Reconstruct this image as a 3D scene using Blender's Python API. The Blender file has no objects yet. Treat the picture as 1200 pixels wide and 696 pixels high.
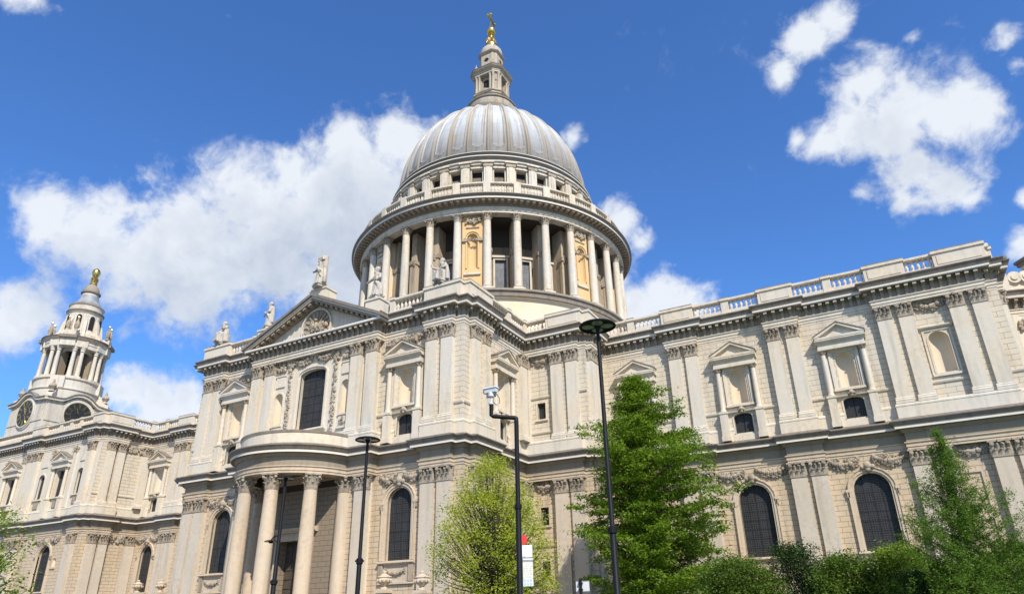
import bpy, bmesh, math, random
import numpy as np
from mathutils import Matrix, Vector
random.seed(7)
RNG = np.random.default_rng(11)
scene = bpy.context.scene
COL = scene.collection
PI = math.pi
rad = math.radians

# ------------------------------------------------------------------ camera
CAM = Vector((49.449, -84.865, 1.836))
YAW, PITCH, ROLL, FPX = 0.474031, 0.406721, -0.029094, 782.40
fw = Vector((-math.sin(YAW)*math.cos(PITCH), math.cos(YAW)*math.cos(PITCH), math.sin(PITCH)))
rt0 = Vector((math.cos(YAW), math.sin(YAW), 0)); up0 = rt0.cross(fw)
rt = rt0*math.cos(ROLL)+up0*math.sin(ROLL); up = -rt0*math.sin(ROLL)+up0*math.cos(ROLL)
cam = bpy.data.cameras.new('camera'); camo = bpy.data.objects.new('camera', cam); COL.objects.link(camo)
M3 = Matrix((rt, up, -fw)).transposed()
camo.matrix_world = Matrix.Translation(CAM) @ M3.to_4x4()
cam.sensor_width = 36; cam.sensor_fit = 'HORIZONTAL'; cam.lens = FPX/1200*36
cam.shift_x = -16.89/1200; cam.shift_y = 28.55/1200
cam.clip_end = 5000; cam.clip_start = 0.1
scene.camera = camo

# ------------------------------------------------------------------ light
SUN_AZ, SUN_EL = rad(180-48), rad(44)          # azimuth clockwise from north (+Y)
sd = Vector((math.sin(SUN_AZ)*math.cos(SUN_EL), math.cos(SUN_AZ)*math.cos(SUN_EL), math.sin(SUN_EL)))
sl = bpy.data.lights.new('sun', 'SUN'); sl.energy = 4.6; sl.angle = rad(0.5); sl.color = (1.0, 0.95, 0.875)
so = bpy.data.objects.new('sun', sl); COL.objects.link(so); so.rotation_euler = sd.to_track_quat('Z', 'Y').to_euler()
scene.view_settings.view_transform = 'Standard'; scene.view_settings.look = 'None'
scene.view_settings.exposure = 0.32; scene.view_settings.gamma = 1.0
scene.view_settings.use_curve_mapping = False

def px_dir(u, v):
    d = fw + rt*((u-616.89)/FPX) - up*((v-376.55)/FPX)
    return d.normalized()

class NT:
    """small node helper"""
    def __init__(s, tree): s.t = tree; s.n = tree.nodes; s.l = tree.links
    def node(s, typ, **kw):
        x = s.n.new(typ)
        for k, v in kw.items(): setattr(x, k, v)
        return x
    def link(s, a, b): s.l.new(a, b)
    def inp(s, sock, val):
        if hasattr(val, 'is_output') or isinstance(val, bpy.types.NodeSocket): s.l.new(val, sock)
        else: sock.default_value = val
    def math(s, op, a, b=None, c=None, clamp=False):
        x = s.node('ShaderNodeMath', operation=op); x.use_clamp = clamp
        s.inp(x.inputs[0], a)
        if b is not None: s.inp(x.inputs[1], b)
        if c is not None: s.inp(x.inputs[2], c)
        return x.outputs[0]
    def vmath(s, op, a, b=None):
        x = s.node('ShaderNodeVectorMath', operation=op); s.inp(x.inputs[0], a)
        if b is not None: s.inp(x.inputs[1], b)
        return x.outputs['Value'] if op in ('DISTANCE', 'LENGTH', 'DOT_PRODUCT') else x.outputs[0]
    def noise(s, vec, scale, detail=4, rough=.55, out='Fac'):
        x = s.node('ShaderNodeTexNoise'); s.inp(x.inputs['Vector'], vec)
        x.inputs['Scale'].default_value = scale; x.inputs['Detail'].default_value = detail; x.inputs['Roughness'].default_value = rough
        return x.outputs[out]
    def maprange(s, v, a, b, c=0., d=1., smooth=False):
        x = s.node('ShaderNodeMapRange'); x.clamp = True
        if smooth: x.interpolation_type = 'SMOOTHSTEP'
        s.inp(x.inputs[0], v)
        for i, q in enumerate((a, b, c, d)): s.inp(x.inputs[i+1], q)
        return x.outputs[0]
    def mix(s, f, a, b, blend='MIX'):
        x = s.node('ShaderNodeMix', data_type='RGBA', blend_type=blend)
        s.inp(x.inputs['Factor'], f); s.inp(x.inputs['A'], a); s.inp(x.inputs['B'], b)
        return x.outputs['Result']
    def sep(s, v):
        x = s.node('ShaderNodeSeparateXYZ'); s.inp(x.inputs[0], v); return x.outputs
    def comb(s, x_, y_, z_):
        x = s.node('ShaderNodeCombineXYZ')
        for i, q in enumerate((x_, y_, z_)): s.inp(x.inputs[i], q)
        return x.outputs[0]

def c4(c): return (c[0], c[1], c[2], 1.0)

# ------------------------------------------------------------------ sky with clouds
w = bpy.data.worlds.new('World'); scene.world = w; w.use_nodes = True
t = NT(w.node_tree); t.n.clear()
out = t.node('ShaderNodeOutputWorld'); bg = t.node('ShaderNodeBackground'); t.link(bg.outputs[0], out.inputs[0])
sky = t.node('ShaderNodeTexSky', sky_type='NISHITA'); sky.sun_disc = False
sky.sun_elevation = SUN_EL; sky.sun_rotation = SUN_AZ
sky.air_density = 1.0; sky.dust_density = 0.25; sky.ozone_density = 3.5; sky.altitude = 50
skyc = t.mix(1.0, sky.outputs[0], c4((0.84, 1.34, 1.96)), 'MULTIPLY')
geo = t.node('ShaderNodeNewGeometry')
dirv = t.vmath('SCALE', geo.outputs['Incoming']); dirv.node.inputs['Scale'].default_value = -1.0
# cloud puffs: (pixel x, pixel y, radius in px, weight)
PUFFS = [(60,250,55,1),(110,268,70,1),(165,300,75,1),(215,265,75,1),(255,320,90,1),(300,240,70,1),(330,300,95,1.1),(375,235,75,1),(400,300,100,1.15),
         (415,180,55,1),(445,240,95,1.1),(460,160,50,.95),(500,190,60,1),(370,180,34,.7),(520,250,90,1),(345,205,50,.9),(560,260,90,1),(510,140,22,.55),
         (20,375,55,.95),(5,350,40,.8),(55,380,30,.6),(40,0,26,.75),(15,-8,30,.8),(70,8,18,.5),(145,390,20,.5),
         (150,458,34,.95),(185,470,42,1),(215,468,36,1),(235,480,30,.9),
         (1060,140,62,1.05),(1010,100,44,.95),(1110,140,60,1.05),(1150,135,36,.95),(1168,132,22,.7),(1020,160,36,.8),(965,165,32,.95),(935,163,20,.75),(1005,150,44,1),(1060,110,48,.9),(1080,195,46,1),(1060,235,30,.8),(1110,215,48,1),(1135,235,28,.75),(1010,225,22,.6),
         (945,42,34,.85),(975,22,26,.8),(915,80,24,.7),(930,50,26,.7),(1180,50,26,.65),(1190,75,20,.6),(1200,235,18,.8),(1200,285,26,.9),(1185,295,14,.6),(1070,45,12,.5),
         (675,160,26,.65),(668,205,20,.5),(725,258,32,.85),(748,285,26,.8),(770,345,44,1),(745,360,50,1),(810,365,40,.9),(720,330,40,.9),(745,318,25,.7),(835,350,18,.6)]
def cloud_density(off):
    p = t.vmath('ADD', dirv, off)
    m = None
    for (u, v, r, wgt) in PUFFS:
        c = px_dir(u, v); depth = (fw.dot(c))
        d = t.vmath('DISTANCE', p, tuple(c))
        q = t.math('MULTIPLY_ADD', d, -wgt/(r/FPX*depth*1.5), wgt)
        q = t.math('MAXIMUM', q, 0.0)
        m = q if m is None else t.math('SMOOTH_MAX', m, q, 0.22)
    warp = t.noise(p, 9.0, 3, .5, 'Color')
    wv = t.vmath('SCALE', t.vmath('SUBTRACT', warp, (.5, .5, .5))); wv.node.inputs['Scale'].default_value = .05
    p2 = t.vmath('ADD', p, wv)
    n1 = t.noise(p2, 11.0, 9, .58)
    n2 = t.noise(p2, 34.0, 6, .6)
    e = t.math('ADD', t.math('MULTIPLY', t.math('SUBTRACT', n1, .5), 1.35), t.math('MULTIPLY', t.math('SUBTRACT', n2, .5), .62))
    return t.math('ADD', m, t.math('MULTIPLY', e, t.maprange(m, 0., .3, .15, 1.)))
dn = cloud_density((0, 0, 0))
s_off = sd - px_dir(400, 250)*sd.dot(px_dir(400, 250)); s_off = (s_off.normalized()*.6 + Vector((0, 0, .8))).normalized()*.075
dl = cloud_density(tuple(s_off))
cov = t.maprange(dn, .30, .74, 0, 1, True)
lit = t.math('MULTIPLY_ADD', t.math('SUBTRACT', dn, dl), .60, .74)
lit = t.math('SUBTRACT', lit, t.maprange(dn, .6, 1.25, 0, .5))
lit = t.maprange(lit, .15, .9)
ccol = t.mix(lit, c4((.34, .42, .56)), c4((.86, .90, .95)))
ccol = t.mix(1.0, ccol, c4((9.4, 9.4, 9.4)), 'MULTIPLY')
# unseen broken cloud added behind the viewer and overhead to neutralise blue fill light
nb_ = t.noise(dirv, 2.2, 7, .55); back = t.maprange(t.vmath('DOT_PRODUCT', dirv, tuple(fw)), .62, .35)
cov = t.math('MAXIMUM', cov, t.math('MULTIPLY', t.math('MULTIPLY', t.maprange(nb_, .44, .58, 0, 1, True), back), .62))
zz = t.sep(dirv)[2]
cov = t.math('MULTIPLY', cov, t.maprange(zz, .02, .1))
fin = t.mix(t.math('MULTIPLY', cov, .94), skyc, ccol)
t.link(fin, bg.inputs[0]); bg.inputs[1].default_value = 0.088

# ------------------------------------------------------------------ materials
MATS = {}
def new_mat(name):
    m = bpy.data.materials.new(name); m.use_nodes = True
    nt = NT(m.node_tree); b = nt.n['Principled BSDF']; MATS[name] = m
    return m, nt, b
def stone(name, col, var=.12, rust=None, stain=.5, staincol=(.26, .22, .17), rough=.85, bump=.25, warm=(1.08, .98, .84), joint=.6, streak=1.0):
    m, n, b = new_mat(name)
    P = n.node('ShaderNodeNewGeometry').outputs['Position']
    x, y, z = n.sep(P)
    big = n.noise(P, .23, 5, .6)
    fine = n.noise(P, 2.6, 6, .62)
    sv = n.comb(n.math('MULTIPLY', x, 1.5), n.math('MULTIPLY', y, 1.5), n.math('MULTIPLY', z, .13))
    stk = n.noise(sv, 1.0, 5, .6)
    c = n.mix(n.maprange(big, .35, .68), c4(col), c4([a*k for a, k in zip(col, warm)]))
    c = n.mix(n.maprange(fine, .3, .75, 0, var), c, c4([a*.55 for a in col]))
    st = n.math('MULTIPLY', n.maprange(stk, .50, .74), stain*streak)
    st = n.math('ADD', st, n.math('MULTIPLY', n.maprange(n.math('MULTIPLY', big, fine), .3, .42), stain*.5), clamp=True)
    c = n.mix(st, c, c4(staincol))
    h = n.math('MULTIPLY', fine, .35)
    if rust:
        bw, bh, mort = rust
        br = n.node('ShaderNodeTexBrick'); br.offset = .5
        br.inputs['Scale'].default_value = 1.0; br.inputs['Brick Width'].default_value = bw; br.inputs['Row Height'].default_value = bh
        br.inputs['Mortar Size'].default_value = mort; br.inputs['Mortar Smooth'].default_value = .3; br.inputs['Bias'].default_value = 0.0
        n.link(n.comb(n.math('ADD', x, y), z, 0.0), br.inputs['Vector'])
        br.inputs['Color1'].default_value = (.0, .0, .0, 1); br.inputs['Color2'].default_value = (1, 1, 1, 1); br.inputs['Mortar'].default_value = (.5, .5, .5, 1)
        bf = br.outputs['Fac']
        c = n.mix(n.maprange(br.outputs['Color'], 0, 1, 0, .22), c, c4([a*k*.86 for a, k in zip(col, (1.02, .93, .78))]))
        c = n.mix(n.math('MULTIPLY', bf, joint), c, c4([a*.34 for a in col]))
        h = n.math('SUBTRACT', h, n.math('MULTIPLY', bf, 1.3))
    bp = n.node('ShaderNodeBump'); bp.inputs['Strength'].default_value = bump if joint < .2 else .7; bp.inputs['Distance'].default_value = .05
    n.link(h, bp.inputs['Height']); n.link(bp.outputs[0], b.inputs['Normal'])
    n.link(c, b.inputs['Base Color']); b.inputs['Roughness'].default_value = rough
    b.inputs['Specular IOR Level'].default_value = .2
    return m
def simple(name, col, rough=.5, metal=0., noise=0.15, scale=6., spec=.5):
    m, n, b = new_mat(name)
    P = n.node('ShaderNodeNewGeometry').outputs['Position']
    f = n.noise(P, scale, 4)
    n.link(n.mix(n.maprange(f, .3, .7), c4(col), c4([a*(1-noise*2) for a in col])), b.inputs['Base Color'])
    b.inputs['Roughness'].default_value = rough; b.inputs['Metallic'].default_value = metal; b.inputs['Specular IOR Level'].default_value = spec
    return m
UP = (.645, .59, .495); LO = (.575, .475, .35)
stone('stone_upper', UP, stain=.45, staincol=(.27, .235, .19), var=.24, rust=(1.9, .95, .004), joint=.16)
stone('stone_upper_wall', (.61, .545, .44), rust=(1.5, .50, .018), stain=.5, staincol=(.24, .21, .17), joint=.75, var=.25)
stone('stone_lower', LO, stain=.45, staincol=(.25, .21, .16), warm=(1.06, .98, .9), var=.3, rust=(1.7, .9, .004), joint=.15)
stone('stone_lower_wall', (.565, .46, .33), rust=(1.15, .45, .02), stain=.5, staincol=(.24, .20, .15), joint=.85, var=.3)
stone('stone_pilaster_low', (.565, .485, .38), stain=.5, staincol=(.26, .22, .17), warm=(1.1, 1.08, 1.06), var=.28, rust=(1.9, 1.0, .004), joint=.16)
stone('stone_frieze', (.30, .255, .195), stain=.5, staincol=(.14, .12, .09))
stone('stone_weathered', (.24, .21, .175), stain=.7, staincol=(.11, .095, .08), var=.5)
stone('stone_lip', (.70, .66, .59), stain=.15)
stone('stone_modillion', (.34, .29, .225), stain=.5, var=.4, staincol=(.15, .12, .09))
stone('stone_carved', (.43, .365, .28), stain=.9, staincol=(.13, .105, .08), var=.75, bump=.7)
stone('stone_drum', (.62, .57, .48), stain=.55, staincol=(.24, .205, .16), var=.35)
stone('portico_wall', (.28, .225, .165), rust=(1.0, .45, .018), stain=.4, joint=.75, var=.25)  # darker than the outer walls to paint in the portico's shade
stone('stone_drum_inner', (.20, .165, .125), stain=.5, staincol=(.07, .06, .05))  # sooty peristyle stone, darkened further to paint in the recess shade
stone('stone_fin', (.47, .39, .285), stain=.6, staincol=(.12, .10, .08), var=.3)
stone('stone_soot_shade', (.06, .05, .04), stain=.5, staincol=(.05, .045, .04))  # near-black: peristyle soot, and deep shade painted into portico and tower openings
stone('stone_cream', (.68, .585, .45), stain=.12, var=.2)
stone('stone_niche', (.64, .55, .42), stain=.15, var=.1)
stone('stone_ochre', (.66, .47, .24), stain=.25, staincol=(.40, .24, .10), var=.2, warm=(1.05, .95, .85))
stone('stone_statue', (.50, .46, .40), stain=.9, staincol=(.12, .10, .08), var=.5, bump=.5)
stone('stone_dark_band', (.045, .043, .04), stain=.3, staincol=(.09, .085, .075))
stone('stone_tower', (.59, .55, .475), stain=.5, staincol=(.25, .22, .18), var=.3)
stone('stone_lantern', (.46, .41, .335), stain=.75, staincol=(.20, .17, .13), var=.45)
simple('gold', (.85, .56, .16), .28, 1.0, .15, 3.)
simple('black_iron', (.010, .010, .010), .5, 0, .1, 6., .2)
simple('grey_plastic', (.6, .59, .57), .4, 0, .05)
simple('white_panel', (.8, .82, .85), .4, 0, .03)
simple('cream_panel', (.72, .68, .58), .45, 0, .08, 9.)
simple('blue_panel', (.45, .56, .62), .45, 0, .12, 12.)
simple('grey_print', (.30, .31, .33), .5, 0, .1)
simple('red_enamel', (.68, .035, .02), .35, 0, .03)
simple('door_wood', (.10, .075, .05), .6, 0, .2)
simple('dark_void', (.012, .011, .010), .9, 0, .1)
simple('lamp_glass', (.30, .34, .26), .12, 0, .2, 4.)  # green-grey tint paints in the greenery reflected by the diffuser
simple('lens_glass', (.02, .02, .025), .08, 0, .1)
simple('lead_roof', (.33, .34, .35), .6, 0, .2, 1.)
simple('paving', (.17, .165, .155), .85, 0, .12, .6)
simple('asphalt', (.05, .05, .05), .9, 0, .15, 3.)
simple('lawn_green', (.06, .10, .03), .9, 0, .2, 2.)
simple('kerb_stone', (.32, .31, .29), .85, 0, .1)
simple('clock_black', (.02, .02, .022), .5, 0, .1)
def glass(name, cell, base=(.018, .020, .023), line=(.085, .09, .095), thick=.22, rough=.28):
    m, n, b = new_mat(name)
    P = n.node('ShaderNodeNewGeometry').outputs['Position']; x, y, z = n.sep(P)
    u = n.math('ADD', x, y)
    fu = n.math('FRACT', n.math('DIVIDE', u, cell)); fz = n.math('FRACT', n.math('DIVIDE', z, cell))
    g = n.math('MAXIMUM', n.math('LESS_THAN', fu, thick), n.math('LESS_THAN', fz, thick))
    pn = n.node('ShaderNodeTexWhiteNoise', noise_dimensions='2D')
    n.link(n.comb(n.math('FLOOR', n.math('DIVIDE', u, cell)), n.math('FLOOR', n.math('DIVIDE', z, cell)), 0.), pn.inputs['Vector'])
    big = n.noise(P, .7, 3)
    bc = n.mix(n.math('MULTIPLY', pn.outputs['Value'], .5), c4(base), c4([k*2.4 for k in base]))
    bc = n.mix(n.maprange(big, .45, .75, 0, .6), bc, c4((.045, .05, .055)))
    n.link(n.mix(g, bc, c4(line)), b.inputs['Base Color'])
    n.link(n.math('MULTIPLY_ADD', g, .4, rough), b.inputs['Roughness']); b.inputs['Specular IOR Level'].default_value = .22
    bp = n.node('ShaderNodeBump'); bp.inputs['Strength'].default_value = .35; bp.inputs['Distance'].default_value = .02
    n.link(n.math('ADD', n.math('MULTIPLY', g, .6), n.math('MULTIPLY', pn.outputs['Value'], .5)), bp.inputs['Height']); n.link(bp.outputs[0], b.inputs['Normal'])
glass('leaded_glass', .19, (.016, .0155, .015), (.052, .050, .048), .22, .4)
simple('window_bar', (.03, .03, .03), .6, 0, .1, 6., .2)
glass('drum_glass', .30, (.10, .105, .115), (.2, .2, .21), .2, .35)
def lead_dome():
    m, n, b = new_mat('lead_dome')
    P = n.node('ShaderNodeNewGeometry').outputs['Position']; x, y, z = n.sep(P)
    ang = n.math('ARCTAN2', x, n.math('MULTIPLY', y, -1.0))
    bay = n.math('MULTIPLY', n.math('ABSOLUTE', n.math('SUBTRACT', n.math('FRACT', n.math('MULTIPLY_ADD', ang, 32/(2*PI), 99.0)), .5)), 2.)   # 0 rib, 1 panel centre
    rib = n.maprange(bay, .36, .26)
    stk = n.noise(n.comb(n.math('MULTIPLY', ang, 22.), n.math('MULTIPLY', z, .07), 0.), 1.0, 6, .65)
    stk2 = n.noise(n.comb(n.math('MULTIPLY', ang, 70.), n.math('MULTIPLY', z, .16), 7.), 1.0, 5, .62)
    fl = n.noise(P, .9, 6)
    zr = n.math('DIVIDE', z, 2.1)
    sh = n.math('LESS_THAN', n.math('FRACT', zr), .035)
    wn = n.node('ShaderNodeTexWhiteNoise', noise_dimensions='2D')
    n.link(n.comb(n.math('FLOOR', zr), n.math('FLOOR', n.math('MULTIPLY', ang, 32/PI)), 0.), wn.inputs['Vector'])
    low = n.maprange(n.math('MULTIPLY_ADD', stk2, 7., z), 68., 77.5, 1., 0.)
    c = n.mix(wn.outputs['Value'], c4((.47, .495, .52)), c4((.55, .57, .585)))
    c = n.mix(n.math('MULTIPLY', rib, .8), c, c4((.43, .37, .28)))
    c = n.mix(n.math('MULTIPLY', n.maprange(stk, .50, .60), .7), c, c4((.38, .30, .19)))
    c = n.mix(n.math('MULTIPLY', low, .9), c, c4((.15, .13, .105)))
    c = n.mix(n.math('MULTIPLY', n.maprange(stk2, .50, .66), .6), c, c4((.17, .155, .135)))
    c = n.mix(n.maprange(fl, .52, .75, 0, .3), c, c4((.3, .28, .25)))
    c = n.mix(n.math('MULTIPLY', sh, .3), c, c4((.12, .12, .12)))
    n.link(c, b.inputs['Base Color']); b.inputs['Roughness'].default_value = .66; b.inputs['Specular IOR Level'].default_value = .2
    bp = n.node('ShaderNodeBump'); bp.inputs['Strength'].default_value = .3; bp.inputs['Distance'].default_value = .06; n.link(fl, bp.inputs['Height']); n.link(bp.outputs[0], b.inputs['Normal'])
lead_dome()
def foliage(name, a, bcol, trans=.35):
    m, n, b = new_mat(name)
    P = n.node('ShaderNodeNewGeometry').outputs['Position']
    wn = n.node('ShaderNodeTexWhiteNoise'); n.link(n.vmath('SNAP', P, (.18, .18, .18)), wn.inputs['Vector'])
    f = n.math('ADD', n.math('MULTIPLY', n.noise(P, .9, 3), .7), n.math('MULTIPLY', wn.outputs['Value'], .45))
    c = n.mix(n.maprange(f, .3, .85), c4(a), c4(bcol))
    n.link(c, b.inputs['Base Color']); b.inputs['Roughness'].default_value = .6; b.inputs['Specular IOR Level'].default_value = .2
    tr = n.node('ShaderNodeBsdfTranslucent'); n.link(n.mix(1., c, c4((1.25, 1.3, .6)), 'MULTIPLY'), tr.inputs[0])
    mx = n.node('ShaderNodeMixShader'); mx.inputs[0].default_value = trans
    n.link(b.outputs[0], mx.inputs[1]); n.link(tr.outputs[0], mx.inputs[2]); n.link(mx.outputs[0], n.n['Material Output'].inputs[0])
foliage('leaf_spring', (.33, .39, .04), (.50, .51, .08), .52)
foliage('leaf_redwood', (.10, .17, .018), (.21, .31, .03), .42)
foliage('leaf_larch', (.08, .15, .02), (.15, .25, .035), .42)
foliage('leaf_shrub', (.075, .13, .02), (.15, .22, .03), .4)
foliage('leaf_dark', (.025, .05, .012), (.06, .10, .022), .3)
foliage('leaf_lime', (.15, .22, .03), (.27, .34, .05), .45)
def bark(name, col):
    m, n, b = new_mat(name)
    P = n.node('ShaderNodeNewGeometry').outputs['Position']
    x, y, z = n.sep(P); f = n.noise(n.comb(n.math('MULTIPLY', x, 9.), n.math('MULTIPLY', y, 9.), n.math('MULTIPLY', z, 1.6)), 1., 5)
    n.link(n.mix(n.maprange(f, .3, .7), c4(col), c4([k*.4 for k in col])), b.inputs['Base Color']); b.inputs['Roughness'].default_value = .9
    bp = n.node('ShaderNodeBump'); bp.inputs['Distance'].default_value = .03; n.link(f, bp.inputs['Height']); n.link(bp.outputs[0], b.inputs['Normal'])
bark('bark_grey', (.11, .09, .07)); bark('bark_red', (.12, .075, .05))

# ------------------------------------------------------------------ mesh building
class Fr:
    """wall frame: u to the right seen from outside, w outward, z up"""
    def __init__(s, o, U): s.o = o; s.U = U; s.N = (U[1], -U[0])
    def p(s, u, w, z): return (s.o[0]+u*s.U[0]+w*s.N[0], s.o[1]+u*s.U[1]+w*s.N[1], z)
    def ang(s): return math.atan2(s.U[1], s.U[0])
LOC = Fr((0, 0), (1, 0))
def polar(th, R, c=(0, 0)):      # frame on a circle, th degrees from south towards east
    a = rad(th); return Fr((c[0]+R*math.sin(a), c[1]-R*math.cos(a)), (math.cos(a), math.sin(a)))

class MB:
    def __init__(s): s.v = []; s.f = []; s.m = []; s.s = []
    def add(s, vs, fs, mat, smooth=False):
        b = len(s.v); s.v.extend(vs)
        for f in fs: s.f.append([i+b for i in f]); s.m.append(mat); s.s.append(smooth)
    def box(s, fr, u0, u1, w0, w1, z0, z1, mat):
        P = [fr.p(u, w, z) for z in (z0, z1) for w in (w0, w1) for u in (u0, u1)]
        s.add(P, [(0, 2, 3, 1), (4, 5, 7, 6), (0, 1, 5, 4), (2, 6, 7, 3), (0, 4, 6, 2), (1, 3, 7, 5)], mat)
    def prism(s, fr, poly, w0, w1, mat, back=True):       # poly in (u,z), extruded in w
        n = len(poly); P = [fr.p(u, w0, z) for u, z in poly]+[fr.p(u, w1, z) for u, z in poly]
        F = [tuple(range(n, 2*n))]+[(i, (i+1) % n, n+(i+1) % n, n+i) for i in range(n)]
        if back: F.append(tuple(range(n-1, -1, -1)))
        s.add(P, F, mat)
    def profile(s, fr, poly, u0, u1, mat):                # poly in (w,z), extruded in u
        n = len(poly); P = [fr.p(u0, w, z) for w, z in poly]+[fr.p(u1, w, z) for w, z in poly]
        s.add(P, [tuple(range(n, 2*n)), tuple(range(n-1, -1, -1))]+[(i, (i+1) % n, n+(i+1) % n, n+i) for i in range(n)], mat)
    def lathe(s, c, prof, seg, mat, a0=0., a1=360., smooth=True, mats=None):
        full = abs(a1-a0) >= 359.9; k = seg if full else seg+1
        vs = []
        for j in range(k):
            a = rad(a0+(a1-a0)*j/seg); sx, cy = math.sin(a), -math.cos(a)
            for r, z in prof: vs.append((c[0]+r*sx, c[1]+r*cy, z))
        n = len(prof)
        for i in range(n-1):
            fs = [(j*n+i, ((j+1) % k)*n+i, ((j+1) % k)*n+i+1, j*n+i+1) for j in range(seg)]
            if i == 0: b = len(s.v); s.v.extend(vs)
            mm = mats[i] if mats else mat
            for f in fs: s.f.append([q+b for q in f]); s.m.append(mm); s.s.append(smooth)
    def tube(s, pts, rs, seg, mat, smooth=True):
        pts = [Vector(p) for p in pts]; vs = []; n = len(pts)
        for i, p in enumerate(pts):
            d = (pts[min(i+1, n-1)]-pts[max(i-1, 0)]); d = d.normalized() if d.length > 1e-9 else Vector((0, 0, 1))
            a = Vector((0, 0, 1)) if abs(d.z) < .9 else Vector((1, 0, 0))
            e1 = d.cross(a).normalized(); e2 = d.cross(e1); r = rs[i] if hasattr(rs, '__len__') else rs
            for k in range(seg):
                an = 2*PI*k/seg; q = p+e1*(r*math.cos(an))+e2*(r*math.sin(an)); vs.append(tuple(q))
        fs = [(i*seg+k, i*seg+(k+1) % seg, (i+1)*seg+(k+1) % seg, (i+1)*seg+k) for i in range(n-1) for k in range(seg)]
        fs += [tuple(range(seg-1, -1, -1)), tuple(range((n-1)*seg, n*seg))]
        s.add(vs, fs, mat, smooth)
    def blob(s, c, r, mat, sq=(1, 1, 1), seg=7, rings=5):
        vs = [(c[0], c[1], c[2]-r*sq[2])]
        for i in range(1, rings):
            a = -PI/2+PI*i/rings
            for k in range(seg):
                b = 2*PI*k/seg; vs.append((c[0]+r*sq[0]*math.cos(a)*math.cos(b), c[1]+r*sq[1]*math.cos(a)*math.sin(b), c[2]+r*sq[2]*math.sin(a)))
        vs.append((c[0], c[1], c[2]+r*sq[2])); T = len(vs)-1; fs = []
        for k in range(seg): fs.append((0, 1+(k+1) % seg, 1+k)); fs.append((T, T-seg+k, T-seg+(k+1) % seg))
        for i in range(rings-2):
            for k in range(seg): a = 1+i*seg; fs.append((a+k, a+(k+1) % seg, a+seg+(k+1) % seg, a+seg+k))
        s.add(vs, fs, mat, True)
    def sweep(s, path, prof, mats, closed=False, sel=None):
        n = len(path); P = [Vector(p) for p in path]; segs = n if closed else n-1
        nr = []
        for i in range(segs):
            d = (P[(i+1) % n]-P[i]).normalized(); nr.append(Vector((-d.y, d.x)))
        mit = []
        for i in range(n):
            a = nr[(i-1) % segs] if (closed or i > 0) else nr[0]
            b = nr[i % segs] if (closed or i < n-1) else nr[-1]
            mit.append((a+b)/(1+a.dot(b)))
        k = len(prof)
        for i in range(segs):
            if sel and not sel(i): continue
            j = (i+1) % n
            vs = [(P[q].x+mit[q].x*o, P[q].y+mit[q].y*o, z) for q in (i, j) for o, z in prof]
            b = len(s.v); s.v.extend(vs)
            for g in range(k-1):
                s.f.append([b+g, b+k+g, b+k+g+1, b+g+1]); s.m.append(mats[g] if not isinstance(mats, str) else mats); s.s.append(False)
    def build(s, name, parent=None, loc=(0, 0, 0), rotz=0., fix=True):
        me = bpy.data.meshes.new(name); keys = []
        for k in s.m:
            if k not in keys: keys.append(k)
        me.from_pydata(s.v, [], s.f)
        for k in keys: me.materials.append(MATS[k])
        ix = {k: i for i, k in enumerate(keys)}
        me.polygons.foreach_set('material_index', [ix[k] for k in s.m])
        me.polygons.foreach_set('use_smooth', s.s)
        if fix:
            bm = bmesh.new(); bm.from_mesh(me); bmesh.ops.recalc_face_normals(bm, faces=bm.faces); bm.to_mesh(me); bm.free()
        if any(s.s): me.set_sharp_from_angle(angle=rad(38))
        me.update()
        o = bpy.data.objects.new(name, me); COL.objects.link(o); o.location = loc; o.rotation_euler = (0, 0, rotz)
        if parent: o.parent = parent
        return o
def place(o, name, parent, loc, rotz=0., scale=(1, 1, 1)):
    c = o.copy(); c.name = name; COL.objects.link(c); c.parent = parent; c.location = loc; c.rotation_euler = (0, 0, rotz); c.scale = scale
    return c
class Proto:
    """first use links the mesh itself, later uses copy it"""
    def __init__(s, name, mb): s.name = name; s.mb = mb; s.o = None
    def put(s, parent, fr, u, w=0., z=0., scale=(1, 1, 1)):
        p = fr.p(u, w, z)
        if s.o is None:
            s.o = s.mb.build(s.name, parent, p, fr.ang()); s.o.scale = scale; return s.o
        return place(s.o, s.name, parent, p, fr.ang(), scale)
def empty(name, loc, label, cat, group=None, rz=0.):
    o = bpy.data.objects.new(name, None); COL.objects.link(o); o.location = loc; o.rotation_euler = (0, 0, rz); o.empty_display_size = .3
    return tag(o, label, cat, group)
def tag(o, label=None, cat=None, group=None, kind=None):
    if label: o['label'] = label
    if cat: o['category'] = cat
    if group: o['group'] = group
    if kind: o['kind'] = kind
    return o

# ------------------------------------------------------------------ ground (below the frame)
g = MB(); g.add([(-900, -900, 0), (900, -900, 0), (900, 900, 0), (-900, 900, 0)], [(0, 1, 2, 3)], 'paving'); tag(g.build('ground'), kind='structure')
g = MB(); g.add([(-400, -77, .004), (400, -77, .004), (400, -69, .004), (-400, -69, .004)], [(0, 1, 2, 3)], 'asphalt'); tag(g.build('road'), kind='structure')
g = MB(); g.box(LOC, -400, 400, 68.7, 69, 0, .12, 'kerb_stone'); g.box(LOC, -400, 400, 77, 77.3, 0, .12, 'kerb_stone'); tag(g.build('kerb'), kind='structure')
g = MB(); g.add([(24, -66, .008), (75, -66, .008), (75, -24, .008), (24, -24, .008)], [(0, 1, 2, 3)], 'lawn_green'); tag(g.build('lawn'), kind='structure')

# ------------------------------------------------------------------ cathedral
cath = empty('cathedral', (0, 0, 0), 'pale domed stone cathedral with balustraded walls, pilasters and a pedimented transept', 'cathedral')
def sub(name, mb, parent): return mb.build(name, parent)

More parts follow.
